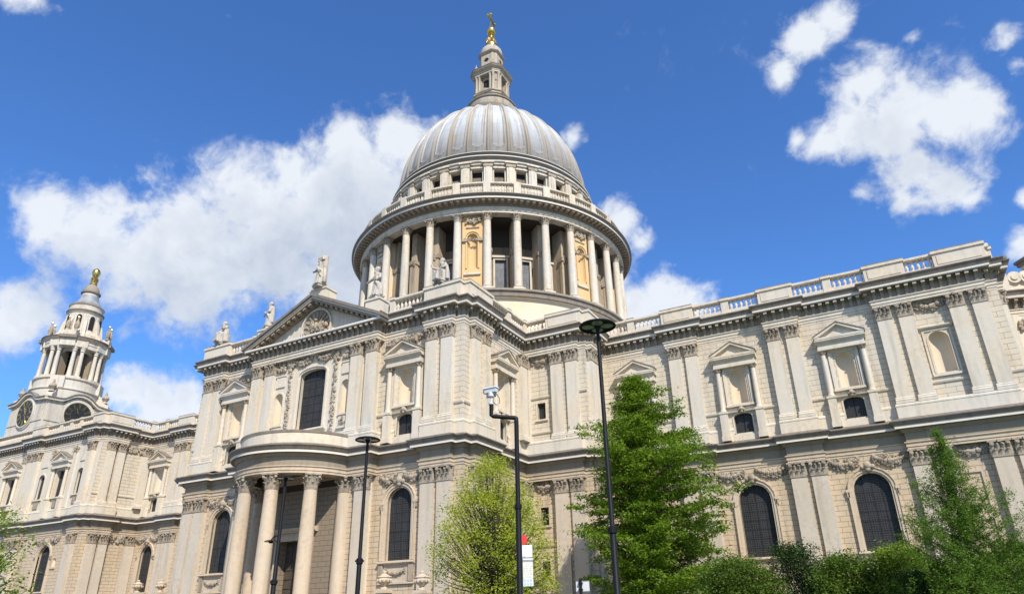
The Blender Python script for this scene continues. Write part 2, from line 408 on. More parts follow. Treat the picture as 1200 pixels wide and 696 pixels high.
# levels
ZP = 2.2                        # plinth top
ZLC0, ZLC1 = 12.2, 13.5         # lower capital
ZUB, ZUS = 16.2, 17.5           # upper pedestal course
ZUC0, ZUC1 = 25.5, 26.75        # upper capital
ZTOP = 29.2
D = .55
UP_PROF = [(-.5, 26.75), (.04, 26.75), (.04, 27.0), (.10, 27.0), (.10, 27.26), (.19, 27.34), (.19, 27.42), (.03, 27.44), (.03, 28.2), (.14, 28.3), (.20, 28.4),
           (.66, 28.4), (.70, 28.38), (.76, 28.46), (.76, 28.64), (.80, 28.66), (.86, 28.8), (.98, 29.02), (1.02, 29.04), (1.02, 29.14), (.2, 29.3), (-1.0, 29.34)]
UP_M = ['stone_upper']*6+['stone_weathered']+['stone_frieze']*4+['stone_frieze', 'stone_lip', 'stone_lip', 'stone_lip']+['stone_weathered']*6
LO_PROF = [(-.5, 13.5), (.04, 13.5), (.04, 13.72), (.10, 13.72), (.10, 13.98), (.20, 14.06), (.20, 14.14), (.02, 14.16), (.02, 14.92), (.1, 14.95), (.26, 15.12), (.30, 15.24),
           (.60, 15.26), (.66, 15.24), (.66, 15.44), (.70, 15.46), (.76, 15.58), (.9, 15.8), (.94, 15.82), (.94, 15.92), (.1, 16.2), (-1.0, 16.24)]
LO_M = ['stone_lower']*6+['stone_weathered']+['stone_frieze']*4+['stone_weathered']+['stone_lip']*3+['stone_weathered']*6
BASE_PROF = [(-.3, 16.21), (.14, 16.21), (.14, 17.2), (.17, 17.24), (.17, 17.36), (.10, 17.5), (-.3, 17.52)]
PLI_PROF = [(-.3, 0.), (.28, 0.), (.28, 1.7), (.2, 1.8), (.2, 2.1), (.12, 2.2), (-.3, 2.22)]

path = []; owner = []
def seg(pt, own): path.append(pt); owner.append(own)
CH, VE, TR, NA, WC = 'choir', 'vestry', 'transept', 'nave', 'chapel'
YC, XV, YV, XT, YT, YN, XW, YW = -18.65, 24.94, -24.04, 17.96, -36.32, -18.82, -52.17, -26.74
for p in [(62., -9.0), (62., -13.4), (62.55, -13.4), (62.55, -17.7), (62., -17.7), (62., YC), (61.05, YC), (61.05, YC-D), (52.15, YC-D), (52.15, YC),
          (45.45, YC), (45.45, YC-D), (42.35, YC-D), (42.35, YC), (35.4, YC), (35.4, YC-D), (32.2, YC-D), (32.2, YC)]: seg(p, CH)
for p in [(XV, YC), (XV, -21.2), (XV+D, -21.2), (XV+D, -23.6), (XV, -23.6), (XV, YV), (24.2, YV), (24.2, YV-D)]: seg(p, VE)
for p in [(XT, YV-D), (XT, -32.0), (XT+D, -32.0), (XT+D, -35.35), (XT, -35.35), (XT, YT), (16.99, YT), (16.99, YT-D), (13.85, YT-D), (13.85, YT), (8.6, YT), (8.6, YT-1.15)]: seg(p, TR)
for p in [(-8.6, YT-1.15), (-8.6, YT), (-13.85, YT), (-13.85, YT-D), (-16.99, YT-D), (-16.99, YT), (-XT, YT)]: seg(p, TR)
for p in [(-XT, YN), (-22.6, YN), (-22.6, YN-D), (-25.7, YN-D), (-25.7, YN), (-32.5, YN), (-32.5, YN-D), (-35.6, YN-D), (-35.6, YN), (-42.7, YN), (-42.7, YN-D), (-45.8, YN-D), (-45.8, YN)]: seg(p, NA)
for p in [(XW, YN), (XW, -23.1), (XW+D, -23.1), (XW+D, -25.95), (XW, -25.95), (XW, YW), (-53.1, YW), (-53.1, YW-D), (-54.9, YW-D), (-54.9, YW), (-67.3, YW), (-67.3, YW-D), (-70.9, YW-D), (-70.9, YW), (-86., YW), (-86., -5.)]: seg(p, WC)
sections = {}
def clip_seg(i, own):
    return owner[i] == own or (i+1 < len(owner) and owner[i] != owner[i+1] and owner[i] == own)
def consoles(mb, own):
    for i in range(len(path)-1):
        if owner[i] != own: continue
        a, b = Vector(path[i]), Vector(path[i+1]); d = b-a; L = d.length
        if L < .4: continue
        d.normalize(); fr = Fr((a.x, a.y), (-d.x, -d.y))
        n = max(1, round(L/.70)); st = L/n
        for k in range(n):
            u = -(k+.5)*st
            mb.profile(fr, [(.02, 27.46), (.13, 27.46), (.15, 27.75), (.20, 28.02), (.54, 28.12), (.56, 28.40), (.02, 28.40)], u-.14, u+.14, 'stone_modillion')
            mb.box(fr, u-.16, u+.16, .56, .60, 28.16, 28.36, 'stone_upper')

# ---- capitals, pilasters, columns (shared meshes)
def leaf(mb, c, nrm, tan, z0, h, wid, out, mat):
    """acanthus leaf: curved strip bending outwards at the tip"""
    c = Vector(c); nrm = Vector(nrm); tan = Vector(tan)
    P = []; prof = [(.0, 0., 1.), (.25, .1*out, 1.), (.6, .3*out, .95), (.85, .75*out, .8), (1., 1.1*out, .55), (.9, 1.35*out, .3)]
    for zf, o, wf in prof:
        for s_ in (-1, 0, 1):
            q = c+nrm*(o+(.05 if s_ == 0 else 0.))+tan*(s_*wid*.5*wf); P.append((q.x, q.y, z0+h*zf))
    n = len(prof); F = []
    for i in range(n-1):
        for k in (0, 1): F.append((i*3+k, i*3+k+1, i*3+k+4, i*3+k+3))
    m = len(P); P += [tuple(Vector(p)-nrm*.05) for p in P]
    F += [tuple(m+q for q in reversed(f)) for f in F[:]]
    for i in range(n-1):
        F.append((i*3, i*3+3, m+i*3+3, m+i*3)); F.append((i*3+2, i*3+5, m+i*3+5, m+i*3+2))
    F.append((3*n-3, 3*n-2, m+3*n-2, m+3*n-3)); F.append((3*n-2, 3*n-1, m+3*n-1, m+3*n-2))
    mb.add(P, F, mat)
def flat_capital(mb, W, dep, z0, z1, mat):
    H = z1-z0; h = W/2
    mb.box(LOC, -h*.97, h*.97, -.1, dep-.02, z0, z1-.14, mat)
    mb.box(LOC, -h-.05, h+.05, -.1, dep+.06, z0-.05, z0+.06, mat)
    mb.box(LOC, -h-.16, h+.16, -.1, dep+.20, z1-.15, z1, mat)
    mb.box(LOC, -.13, .13, dep, dep+.28, z1-.2, z1-.0, mat)
    for k in range(3):
        u = (k-1)*W*.33; leaf(mb, LOC.p(u, dep-.02, 0), (0, -1, 0), (1, 0, 0), z0+.06, H*.40, W*.29, .17, mat)
    for k in range(4):
        u = (k-1.5)*W*.30; leaf(mb, LOC.p(u, dep-.04, 0), (0, -1, 0), (1, 0, 0), z0+.1, H*.68, W*.25, .2, mat)
    for s_ in (-1, 1):
        for r_, q in ((.17, 0.), (.1, .05)):
            mb.lathe_x = None
            ring = [(s_*(h*.82)+r_*math.cos(a), z1-.30+r_*math.sin(a)) for a in [2*PI*i/10 for i in range(10)]]
            mb.prism(LOC, ring, dep-.05, dep+.20+q, mat)
        ring = [(s_*.16+.09*math.cos(a), z1-.30+.09*math.sin(a)) for a in [2*PI*i/8 for i in range(8)]]
        mb.prism(LOC, ring, dep-.05, dep+.14, mat)
        for w_ in (dep*.35,):
            leaf(mb, (s_*h*.97, -w_, 0), (s_, 0, 0), (0, 1, 0), z0+.06, H*.45, dep*.6, .15, mat)
            leaf(mb, (s_*h*.97, -w_, 0), (s_, 0, 0), (0, 1, 0), z0+.1, H*.75, dep*.5, .18, mat)
def pilaster(W, z0, z1, zc0, zc1, dep, mat, capmat, base=True):
    mb = MB(); h = W/2
    if base:
        mb.box(LOC, -h-.14, h+.14, 0, dep+.14, z0, z0+.22, mat)
        mb.profile(LOC, [(0, z0+.22), (dep+.13, z0+.22), (dep+.15, z0+.3), (dep+.12, z0+.38), (dep+.05, z0+.42), (dep+.07, z0+.5), (dep, z0+.58), (0, z0+.58)], -h-.11, h+.11, mat)
        mb.box(LOC, -h, h, -.02, dep, z0+.58, zc0, mat)
    else: mb.box(LOC, -h, h, -.02, dep, z0, zc0, mat)
    flat_capital(mb, W, dep, zc0, zc1, capmat)
    return mb
pil_up = Proto('pilaster', pilaster(1.22, 17.5, 25.5, ZUC0, ZUC1, D, 'stone_upper', 'stone_carved'))
pil_lo = Proto('pilaster', pilaster(1.36, ZP, 12.2, ZLC0, ZLC1, D, 'stone_pilaster_low', 'stone_carved'))
def round_capital(mb, c, r, z0, z1, mat):
    H = z1-z0
    mb.lathe(c, [(r*.96, z0-.02), (r*1.08, z0), (r*1.08, z0+.08), (r*.95, z0+.1), (r*.95, z0+H*.6), (r*1.25, z1-.16)], 14, mat)
    for row, (n, h, o, wd, ph) in enumerate(((8, .38, .2, .62, 0.), (8, .66, .26, .58, .5))):
        for k in range(n):
            a = 2*PI*(k+ph)/n; nn = (math.sin(a), -math.cos(a), 0); tt = (math.cos(a), math.sin(a), 0)
            leaf(mb, (c[0]+nn[0]*r*.96, c[1]+nn[1]*r*.96, 0), nn, tt, z0+.1, H*h, r*wd*1.05, o*r/.62, mat)
    for k in range(4):
        a = PI/4+k*PI/2; q = (c[0]+math.sin(a)*r*1.45, c[1]-math.cos(a)*r*1.45)
        mb.blob((q[0], q[1], z1-.30*H/1.3), r*.26, mat, seg=8, rings=6)
        leaf(mb, (c[0]+math.sin(a)*r, c[1]-math.cos(a)*r, 0), (math.sin(a), -math.cos(a), 0), (math.cos(a), math.sin(a), 0), z0+.1, H*.8, r*.5, r*.42, mat)
    e = r*1.28
    mb.prism(Fr((c[0], c[1]), (1, 0)), [(-e, z1-.14), (e, z1-.14), (e, z1), (-e, z1)], -e, e, mat)
    for k in range(4):
        a = k*PI/2; mb.blob((c[0]+math.sin(a)*e*1.02, c[1]-math.cos(a)*e*1.02, z1-.1), r*.17, mat, seg=6, rings=4)
def column(r, z0, zc0, zc1, mat, capmat, seg=20):
    mb = MB()
    e = r*1.38; mb.box(LOC, -e, e, -e, e, z0, z0+r*.55, mat)
    b = z0+r*.55
    mb.lathe((0, 0), [(e*.98, b), (e, b+r*.14), (e*.98, b+r*.28), (r*1.15, b+r*.34), (r*1.1, b+r*.42), (r*1.22, b+r*.5), (r*1.2, b+r*.6), (r*1.02, b+r*.7), (r, b+r*.9)], seg, mat)
    H = zc0-b
    mb.lathe((0, 0), [(r*(1-.14*max(0, (t_-.3)/.7)**1.4), b+r*.9+(H-r*.9)*t_) for t_ in (0, .15, .3, .45, .6, .75, .9, 1.)], seg, mat)
    round_capital(mb, (0, 0), r*.86, zc0, zc1, capmat)
    return mb

# ---- walls with openings
def arch_pts(uc, h, zs, zt, n=10):
    return [(uc-h*math.cos(PI*i/n), zs+(zt-zs)*math.sin(PI*i/n)) for i in range(n+1)]
def wall(mb, fr, u0, u1, z0, z1, ops, mat, dep=.45, w=0., rev=None):
    """ops: (uc, half, zb, zs, zt)  zs = springing, zt = crown (zs == zt: square head)"""
    ops = sorted(ops); u = u0; rev = rev or mat
    def q(a, b, c, d):
        if b-a > 1e-4 and d-c > 1e-4: mb.add([fr.p(a, w, c), fr.p(b, w, c), fr.p(b, w, d), fr.p(a, w, d)], [(0, 1, 2, 3)], mat)
    for (uc, h, zb, zs, zt) in ops:
        q(u, uc-h, z0, z1); q(uc-h, uc+h, z0, zb)
        if zt-zs < 1e-3:
            q(uc-h, uc+h, zt, z1); top = [(uc-h, zt), (uc+h, zt)]
        else:
            A = arch_pts(uc, h, zs, zt); k = len(A)//2
            L = A[:k+1]; R = A[k:]
            mb.add([fr.p(a, w, b) for a, b in L]+[fr.p(uc, w, z1), fr.p(uc-h, w, z1)], [tuple(range(len(L)+2))], mat)
            mb.add([fr.p(a, w, b) for a, b in R]+[fr.p(uc+h, w, z1), fr.p(uc, w, z1)], [tuple(range(len(R)+2))], mat)
            top = A
        loop = [(uc-h, zb)]+top+[(uc+h, zb)]
        n = len(loop)
        mb.add([fr.p(a, w, b) for a, b in loop]+[fr.p(a, w-dep, b) for a, b in loop], [(i, (i+1) % n, n+(i+1) % n, n+i) for i in range(n)], rev)
        u = uc+h
    q(u, u1, z0, z1)
def ring(mb, fr, uc, h, zb, zs, zt, t_, w0, w1, mat, n=10, foot=False):
    """moulded frame of width t_ round an opening"""
    if zt-zs > 1e-3:
        I = [(uc-h, zb)]+arch_pts(uc, h, zs, zt, n)+[(uc+h, zb)]
        O = [(uc-h-t_, zb)]+arch_pts(uc, h+t_, zs, zt+t_, n)+[(uc+h+t_, zb)]
    else:
        I = [(uc-h, zb), (uc-h, zt), (uc+h, zt), (uc+h, zb)]; O = [(uc-h-t_, zb), (uc-h-t_, zt+t_), (uc+h+t_, zt+t_), (uc+h+t_, zb)]
    for i in range(len(I)-1):
        a, b, c, d = I[i], I[i+1], O[i+1], O[i]
        mb.prism(fr, [a, b, c, d], w0, w1, mat)
def niche(mb, fr, uc, h, zb, zs, mat, w=0., deep=.75, n=10):
    """half-cylinder with a quarter-sphere head"""
    V = []; rows = [(zb, 1.), (zs, 1.)]+[(zs+h*math.sin(PI/2*i/5), math.cos(PI/2*i/5)) for i in range(1, 6)]
    for z, f in rows:
        for k in range(n+1):
            a = PI*k/n; V.append(fr.p(uc-h*f*math.cos(a), w-h*deep*f*math.sin(a), z))
    F = [(i*(n+1)+k, i*(n+1)+k+1, (i+1)*(n+1)+k+1, (i+1)*(n+1)+k) for i in range(len(rows)-1) for k in range(n)]
    mb.add(V, F, mat, True)
    mb.add([fr.p(uc-h*math.cos(PI*k/n), w-h*deep*math.sin(PI*k/n), zb) for k in range(n+1)], [tuple(range(n+1))], mat)
def swag(mb, fr, u0, u1, w, z, sag, mat, r=.15, rng=random):
    L = abs(u1-u0); n = max(5, int(L/.17))
    for i in range(n+1):
        t_ = i/n; u = u0+(u1-u0)*t_; zz_ = z-sag*4*t_*(1-t_)+rng.uniform(-.05, .05)
        rr = r*(.75+.6*math.sin(PI*t_))*rng.uniform(.8, 1.25)
        p = fr.p(u, w+rng.uniform(-.03, .06), zz_); mb.blob(p, rr, mat, seg=6, rings=4)
    for e in (u0, u1):
        for k in range(3):
            p = fr.p(e+rng.uniform(-.05, .05), w, z+.05-k*.17); mb.blob(p, r*(1-.2*k), mat, seg=6, rings=4)
def festoon(mb, fr, u0, u1, w, z0, z1, mat='stone_carved'):
    swag(mb, fr, u0, u1, w, z1-.08, (z1-z0)*.45, mat, .17); swag(mb, fr, u0+.1, u1-.1, w-.04, z1-.28, (z1-z0)*.5, mat, .13)
    n = int(abs(u1-u0)*(z1-z0)*34)
    for i in range(n):
        t_ = random.random(); u = u0+(u1-u0)*t_; lo = z1-(z1-z0)*(.6+.4*math.sin(PI*t_)); p = fr.p(u, w-.05+random.uniform(-.02, .06), random.uniform(lo, z1)); mb.blob(p, random.uniform(.06, .13), mat, seg=5, rings=4)
def carved(mb, fr, u0, u1, w, z0, z1, mat, n=14, r=.12):
    for i in range(n):
        p = fr.p(random.uniform(u0, u1), w+random.uniform(-.02, .05), random.uniform(z0, z1)); mb.blob(p, r*random.uniform(.6, 1.3), mat, (1, 1, random.uniform(.7, 1.4)), seg=6, rings=4)

def arched_window(h, zb, zs, zt, mat='stone_lower', panel=True, surround=.42):
    mb = MB()
    A = [(-h, zb)]+arch_pts(0, h, zs, zt)+[(h, zb)]
    mb.add([LOC.p(u, -.42, z) for u, z in A], [tuple(range(len(A)))], 'leaded_glass')
    for k in (-1, 0, 1):
        u = k*h*.5; zt_ = zs+(zt-zs)*math.sqrt(max(0, 1-(u/h)**2)); mb.box(LOC, u-.018, u+.018, -.42, -.39, zb, zt_, 'window_bar')
    z = zb+.8
    while z < zs+.3: mb.box(LOC, -h, h, -.42, -.40, z-.012, z+.012, 'window_bar'); z += .8
    ring(mb, LOC, 0, h, zb, zs, zt, .16, -.2, .07, mat); ring(mb, LOC, 0, h+.16, zb, zs, zt+.16, surround-.16, -.1, .16, mat)
    ring(mb, LOC, 0, h+surround, zb+.0, zs, zt+surround, .08, -.1, .24, mat)
    for s_ in (-1, 1):
        e = h+surround+.08
        mb.box(LOC, s_*e-.17, s_*e+.17, -.1, .26, zs-.12, zs+.12, mat); mb.box(LOC, s_*e-.12, s_*e+.12, -.1, .24, zs-.55, zs-.12, 'stone_carved')
    mb.profile(LOC, [(-.4, zb-.02), (.1, zb-.02), (.36, zb-.06), (.38, zb-.2), (.2, zb-.26), (.14, zb-.34), (-.4, zb-.34)], -h-.62, h+.62, mat)
    # cherub keystone
    for c_, r_ in (((0, zt+.62), .34), ((-.22, zt+.52), .2), ((.22, zt+.52), .2), ((0, zt+.3), .24), ((-.42, zt+.5), .2), ((.42, zt+.5), .2)):
        mb.blob(LOC.p(c_[0], .22, c_[1]), r_, 'stone_carved', (1, .8, 1.05), seg=9, rings=7)
    if panel:
        mb.box(LOC, -h-.5, h+.5, -.1, .08, zb-1.75, zb-.34, mat); mb.box(LOC, -h-.56, h+.56, -.1, .2, zb-1.9, zb-1.75, mat)
        for s_ in (-1, 1): mb.box(LOC, s_*(h+.28)-.24, s_*(h+.28)+.24, .05, .24, zb-1.7, zb-.34, 'stone_carved')
        swag(mb, LOC, -h*.75, h*.75, .12, zb-.75, .35, 'stone_carved', .13)
        ring(mb, LOC, 0, h*.85, zb-1.6, zb-.5, zb-.5, .07, .05, .14, mat)
    return mb
def pediment(mb, fr, uc, h, z0, rise, w0, w1, mat, th=.16):
    mb.prism(fr, [(uc-h, z0), (uc+h, z0), (uc+h+.12, z0+.12), (uc+h+.12, z0+.2), (uc-h-.12, z0+.2), (uc-h-.12, z0+.12)], w0, w1, mat)
    z = z0+.203
    mb.prism(fr, [(uc-h*.85, z), (uc+h*.85, z), (uc, z+rise-th)], w0, w1-.32, mat)
    for s_ in (-1, 1):
        mb.prism(fr, [(uc, z+rise-th*1.3), (uc, z+rise), (uc+s_*(h+.14), z+.10), (uc+s_*(h+.14), z), (uc+s_*(h-.25), z)], w0, w1+.04, mat)
        mb.prism(fr, [(uc, z+rise), (uc, z+rise+.09), (uc+s_*(h+.2), z+.17), (uc+s_*(h+.2), z+.08)], w0, w1+.1, 'stone_weathered')
def aedicule(glazed=False, basement=True):
    """pedimented upper niche or window with half columns on pedestals"""
    mb = MB(); S = 'stone_upper'
    for s_ in (-1, 1):
        c = s_*1.72
        mb.box(LOC, c-.36, c+.36, .0, .62, 16.22, 18.9, S); mb.box(LOC, c-.42, c+.42, .0, .68, 18.9, 19.1, S); mb.box(LOC, c-.42, c+.42, .0, .68, 16.22, 16.7, S)
        mb.lathe((c, -.36), [(.32, 19.1), (.32, 19.2), (.26, 19.3), (.24, 19.4), (.24, 21), (.205, 23.1), (.24, 23.12)], 12, S)
        mb.box(LOC, c-.3, c+.3, 0, .12, 19.1, 23.5, S)
        mb.lathe((c, -.36), [(.21, 23.1), (.3, 23.3), (.38, 23.46)], 10, 'stone_carved'); mb.box(LOC, c-.36, c+.36, 0, .74, 23.46, 23.55, 'stone_carved')
        for k in range(6):
            a = 2*PI*k/6; mb.blob((c+.25*math.sin(a), -.36-.25*math.cos(a), 23.3), .09, 'stone_carved', seg=5, rings=4)
    mb.box(LOC, -2.05, 2.05, 0, .62, 23.555, 23.8, S); mb.box(LOC, -2.02, 2.02, 0, .58, 23.803, 24.2, S)
    mb.profile(LOC, [(0, 24.2), (.62, 24.2), (.72, 24.3), (.9, 24.4), (.9, 24.5), (0, 24.55)], -2.2, 2.2, S)
    pediment(mb, LOC, 0, 2.08, 24.553, 1.25, 0, .9, S)
    if glazed:
        ring(mb, LOC, 0, 1.15, 19.25, 23.3, 23.3, .28, 0, .16, S)
        mb.add([LOC.p(u, -.4, z) for u, z in ((-1.16, 19.2), (1.16, 19.2), (1.16, 23.32), (-1.16, 23.32))], [(0, 1, 2, 3)], 'leaded_glass')
        mb.box(LOC, -.04, .04, -.4, -.34, 19.2, 23.3, 'black_iron')
        mb.box(LOC, -1.9, 1.9, 0, .3, 19.05, 19.25, S); mb.box(LOC, -.5, .5, 0, .2, 17.7, 18.7, 'stone_carved')
    else:
        ring(mb, LOC, 0, .95, 19.75, 23.28, 23.28, .16, 0, .10, S); ring(mb, LOC, 0, 1.11, 19.75, 23.44, 23.44, .2, 0, .2, S)
        mb.box(LOC, -1.36, 1.36, 0, .28, 19.55, 19.75, S)
        niche(mb, LOC, 0, .78, 19.87, 22.5, 'stone_niche', deep=.95)
        # key block over basement light
        for c_, r_ in (((0, 19.28), .26), ((-.2, 19.2), .16), ((.2, 19.2), .16), ((0, 19.02), .18)): mb.blob(LOC.p(c_[0], .2, c_[1]), r_, 'stone_carved', seg=8, rings=6)
        A = [(-.86, 16.95)]+arch_pts(0, .86, 18.55, 18.92, 8)+[(.86, 16.95)]
        mb.add([LOC.p(u, -.35, z) for u, z in A], [tuple(range(len(A)))], 'leaded_glass')
        mb.box(LOC, -.03, .03, -.35, -.31, 16.95, 18.9, 'black_iron')
        ring(mb, LOC, 0, .86, 16.95, 18.55, 18.92, .14, -.1, .06, S, 8)
        mb.profile(LOC, [(0, 18.95), (.3, 18.99), (.34, 19.12), (0, 19.16)], -1.36, -.35, S); mb.profile(LOC, [(0, 18.95), (.3, 18.99), (.34, 19.12), (0, 19.16)], .35, 1.36, S)
    return mb
win_choir = Proto('arched_window', arched_window(1.45, 5.6, 10.6, 12.0))
win_tr = Proto('arched_window', arched_window(1.33, 6.0, 10.85, 12.15))
aed = Proto('niche_window', aedicule())
aed_glass = Proto('pedimented_window', aedicule(True))
def upper_ops(cs): return [(c, .78, 19.87, 22.5, 23.28) for c in cs]
def base_ops(cs): return [(c, .86, 16.95, 18.55, 18.92) for c in cs]
def string_courses(mb, fr, u0, u1, skip, z=19.08, mat='stone_upper'):
    u = u0
    for c, h in sorted(skip)+[(u1+9, 9)]:
        if c-h > u+.05: mb.profile(fr, [(-.02, z-.14), (.1, z-.1), (.16, z+.02), (.16, z+.1), (-.02, z+.16)], u, min(c-h, u1), mat)
        u = max(u, c+h)
def storeys(mb, fr, u0, u1, lo_ops, up_c, dep=.45, extra_up=(), extra_lo=()):
    """the two orders of one straight wall"""
    wall(mb, fr, u0, u1, 0, 13.56, list(lo_ops)+list(extra_lo), 'stone_lower_wall', dep, rev='stone_lower')
    wall(mb, fr, u0, u1, 15.9, 19.3, base_ops(up_c), 'stone_upper_wall', .35, rev='stone_upper')
    wall(mb, fr, u0, u1, 19.3, 26.9, upper_ops(up_c)+list(extra_up), 'stone_upper_wall', dep, rev='stone_upper')
def baluster_mb():
    mb = MB(); z = 29.75
    mb.lathe((0, 0), [(.15, z), (.15, z+.1), (.09, z+.14), (.13, z+.28), (.16, z+.4), (.12, z+.55), (.075, z+.72), (.11, z+.8), (.075, z+.84), (.14, z+.92), (.14, z+1.0)], 8, 'stone_upper')
    return mb
BAL = baluster_mb()
def balustrade(parent, fr, u0, u1, peds, wf=.35, z=29.2, corner=False):
    """one run: base course, balusters, rail and pedestals [(a,b,front)]"""
    mb = MB(); S = 'stone_upper'; dz = z-29.2
    mb.box(fr, u0, u1, wf-.55, wf, z, z+.55, S)
    mb.profile(fr, [(wf-.6, z+1.53), (wf-.02, z+1.53), (wf+.08, z+1.62), (wf+.08, z+1.82), (wf-.02, z+1.88), (wf-.6, z+1.88)], u0, u1, S)
    mb.box(fr, u0+.002, u1-.002, wf-.5, wf-.05, z+1.88, z+1.90, 'stone_weathered')
    cur = u0
    for a, b, f in sorted(peds)+[(u1, u1+1, None)]:
        if a-cur > .5:
            n = max(1, int((a-cur)/.43)); st = (a-cur)/n
            for k in range(n):
                p = fr.p(cur+(k+.5)*st, wf-.27, 0); mb.add([(v[0]+p[0], v[1]+p[1], v[2]+dz) for v in BAL.v], BAL.f, S, True)
        if f is not None:
            mb.box(fr, a, b, wf-.7, f, z-.03, z+1.62, S); mb.box(fr, a-.06, b+.06, wf-.75, f+.07, z-.03, z+.3, S)
            if b-a > 1.2: mb.box(fr, a+.3, b-.3, f, f+.05, z+.5, z+1.4, S)
            mb.box(fr, a-.1, b+.1, wf-.8, f+.12, z+1.60, z+1.84, S); mb.box(fr, a-.06, b+.06, wf-.75, f+.08, z+1.84, z+1.96, 'stone_weathered')
        cur = max(cur, b)
    return mb.build('balustrade', parent)

def south(y): return Fr((0, y), (1, 0))
def east(x): return Fr((x, 0), (0, 1))
secobj = {}
GAPS = [(c, YC) for c in (28.6, 38.9, 48.8)]+[(c, YT) for c in (-11.5, 11.5)]+[(XT, -29.4)]+[(c, YN) for c in (-29., -39., -49.)]
def finish(own, mb):
    o = mb.build(own, cath); secobj[own] = o
    e = MB(); ped = lambda i: abs(path[i][1]-(YT-1.15)) < .01 and abs(path[i+1][1]-(YT-1.15)) < .01
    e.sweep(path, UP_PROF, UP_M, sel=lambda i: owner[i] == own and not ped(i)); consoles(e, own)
    if own == TR: e.sweep(path, UP_PROF[:15]+[(-.6, 28.68)], UP_M[:14]+['stone_weathered'], sel=ped)
    e.build('cornice', o)
    e = MB(); e.sweep(path, LO_PROF, LO_M, sel=lambda i: owner[i] == own); e.build('string_cornice', o)
    e = MB(); bp_, bo_ = [], []
    for i in range(len(path)):
        bp_.append(path[i]); bo_.append(owner[i])
        if i+1 == len(path): break
        a, b = Vector(path[i]), Vector(path[i+1]); L = (b-a).length; d = (b-a)/L; cs = []
        for (x, y) in GAPS:
            q = Vector((x, y))-a; t_ = q.dot(d)
            if 1.2 < t_ < L-1.2 and abs(q.cross(d) if hasattr(q, 'cross') and False else q.x*d.y-q.y*d.x) < .3: cs.append(t_)
        for t_ in sorted(cs):
            p0, p1 = a+d*(t_-.98), a+d*(t_+.98); bp_ += [tuple(p0), tuple(p1)]; bo_ += ['gap', owner[i]]
    e.sweep(bp_, BASE_PROF, 'stone_upper', sel=lambda i: bo_[i] == own); e.sweep(bp_, [(-.3, 16.21), (.13, 16.21), (.13, 16.78), (-.3, 16.84)], 'stone_upper', sel=lambda i: bo_[i] == 'gap' and bo_[i+1] == own); e.build('pedestal_course', o)
    e = MB(); e.sweep(path, PLI_PROF, 'stone_lower', sel=lambda i: owner[i] == own); e.build('plinth', o)
    return o
def piers(mb, fr, pairs, t_=.28):
    for a, b in pairs:
        mb.box(fr, a, b, -.01, t_, 2.1, 13.49, 'stone_lower_wall'); mb.box(fr, a, b, -.01, t_, 17.45, 26.74, 'stone_upper_wall')
def pils(parent, fr, us, up=True, lo=True, scale=1.):
    for u in us:
        if up: pil_up.put(parent, fr, u, scale=(scale, 1, 1))
        if lo: pil_lo.put(parent, fr, u, scale=(scale, 1, 1))

# --- choir
mb = MB(); fs = south(YC); CW = [28.6, 38.9, 48.8]
sq = [(56.62, .78, 19.87, 22.9, 23.68)]
storeys(mb, fs, XV, 62.0, [(c-.1, 1.45, 5.6, 10.6, 12.0) for c in CW], CW, extra_up=sq)
fe = east(62.0); storeys(mb, fe, YC, -9.0, [(-14.9+.0, .6, 8, 10.4, 11)][:0], [])
string_courses(mb, fs, XV, 62., [(c, 1.8) for c in CW])
niche(mb, fs, 56.62, .78, 19.87, 22.9, 'stone_niche', deep=.95)
ring(mb, fs, 56.62, .98, 19.75, 23.75, 23.75, .16, 0, .1, 'stone_upper'); ring(mb, fs, 56.62, .82, 19.87, 22.9, 23.68, .1, 0, .05, 'stone_upper')
mb.profile(fs, [(0, 23.95), (.12, 23.95), (.3, 24.1), (.3, 24.2), (0, 24.25)], 55.3, 57.95, 'stone_upper'); mb.box(fs, 55.5, 57.75, 0, .18, 19.55, 19.75, 'stone_upper')
festoon(mb, fs, 55.5, 57.8, .12, 25.6, 26.6); festoon(mb, fs, 55.5, 57.8, .12, 12.4, 13.4)
ring(mb, fs, 56.0, .9, 8.5, 11.2, 11.2, .15, 0, .12, 'stone_lower'); ring(mb, fs, 56.0, .9, 4.5, 7.5, 7.5, .15, 0, .12, 'stone_lower')
piers(mb, fs, [(32.5, 35.2), (42.5, 45.2), (52.4, 55.1), (58.2, 60.9)])
LOW_P = [33.0, 34.75, 43.0, 44.75, 52.85, 54.6, 58.65, 60.4]
for a, b in ((25.2, 28.5-2.), (28.5+.5, 32.2), (35.5, 38.3), (39.3, 42.2), (45.6, 48.2), (49.2, 52.1)):
    festoon(mb, fs, a+.1, b-.1, .12, 12.35, 13.4)
mb.box(Fr((0, 0), (1, 0)), 18., 62., 8.5, 18.2, 28.9, 29.1, 'lead_roof')
ch = finish(CH, mb)
pils(ch, fs, LOW_P); pils(ch, fe, [-14.2, -16.9])
for c in CW: win_choir.put(ch, fs, c-.1); aed.put(ch, fs, c)
balustrade(ch, fs, XV+.5, 61.95, [(28.2, 28.95, .4), (32.1, 35.5, .62), (38.5, 39.25, .4), (42.25, 45.55, .62), (48.4, 49.15, .4), (52.1, 55.5, .62), (57.9, 61.95, .62)])
balustrade(ch, fe, YC-.0, -9., [(-17.7, -13.4, .62)])
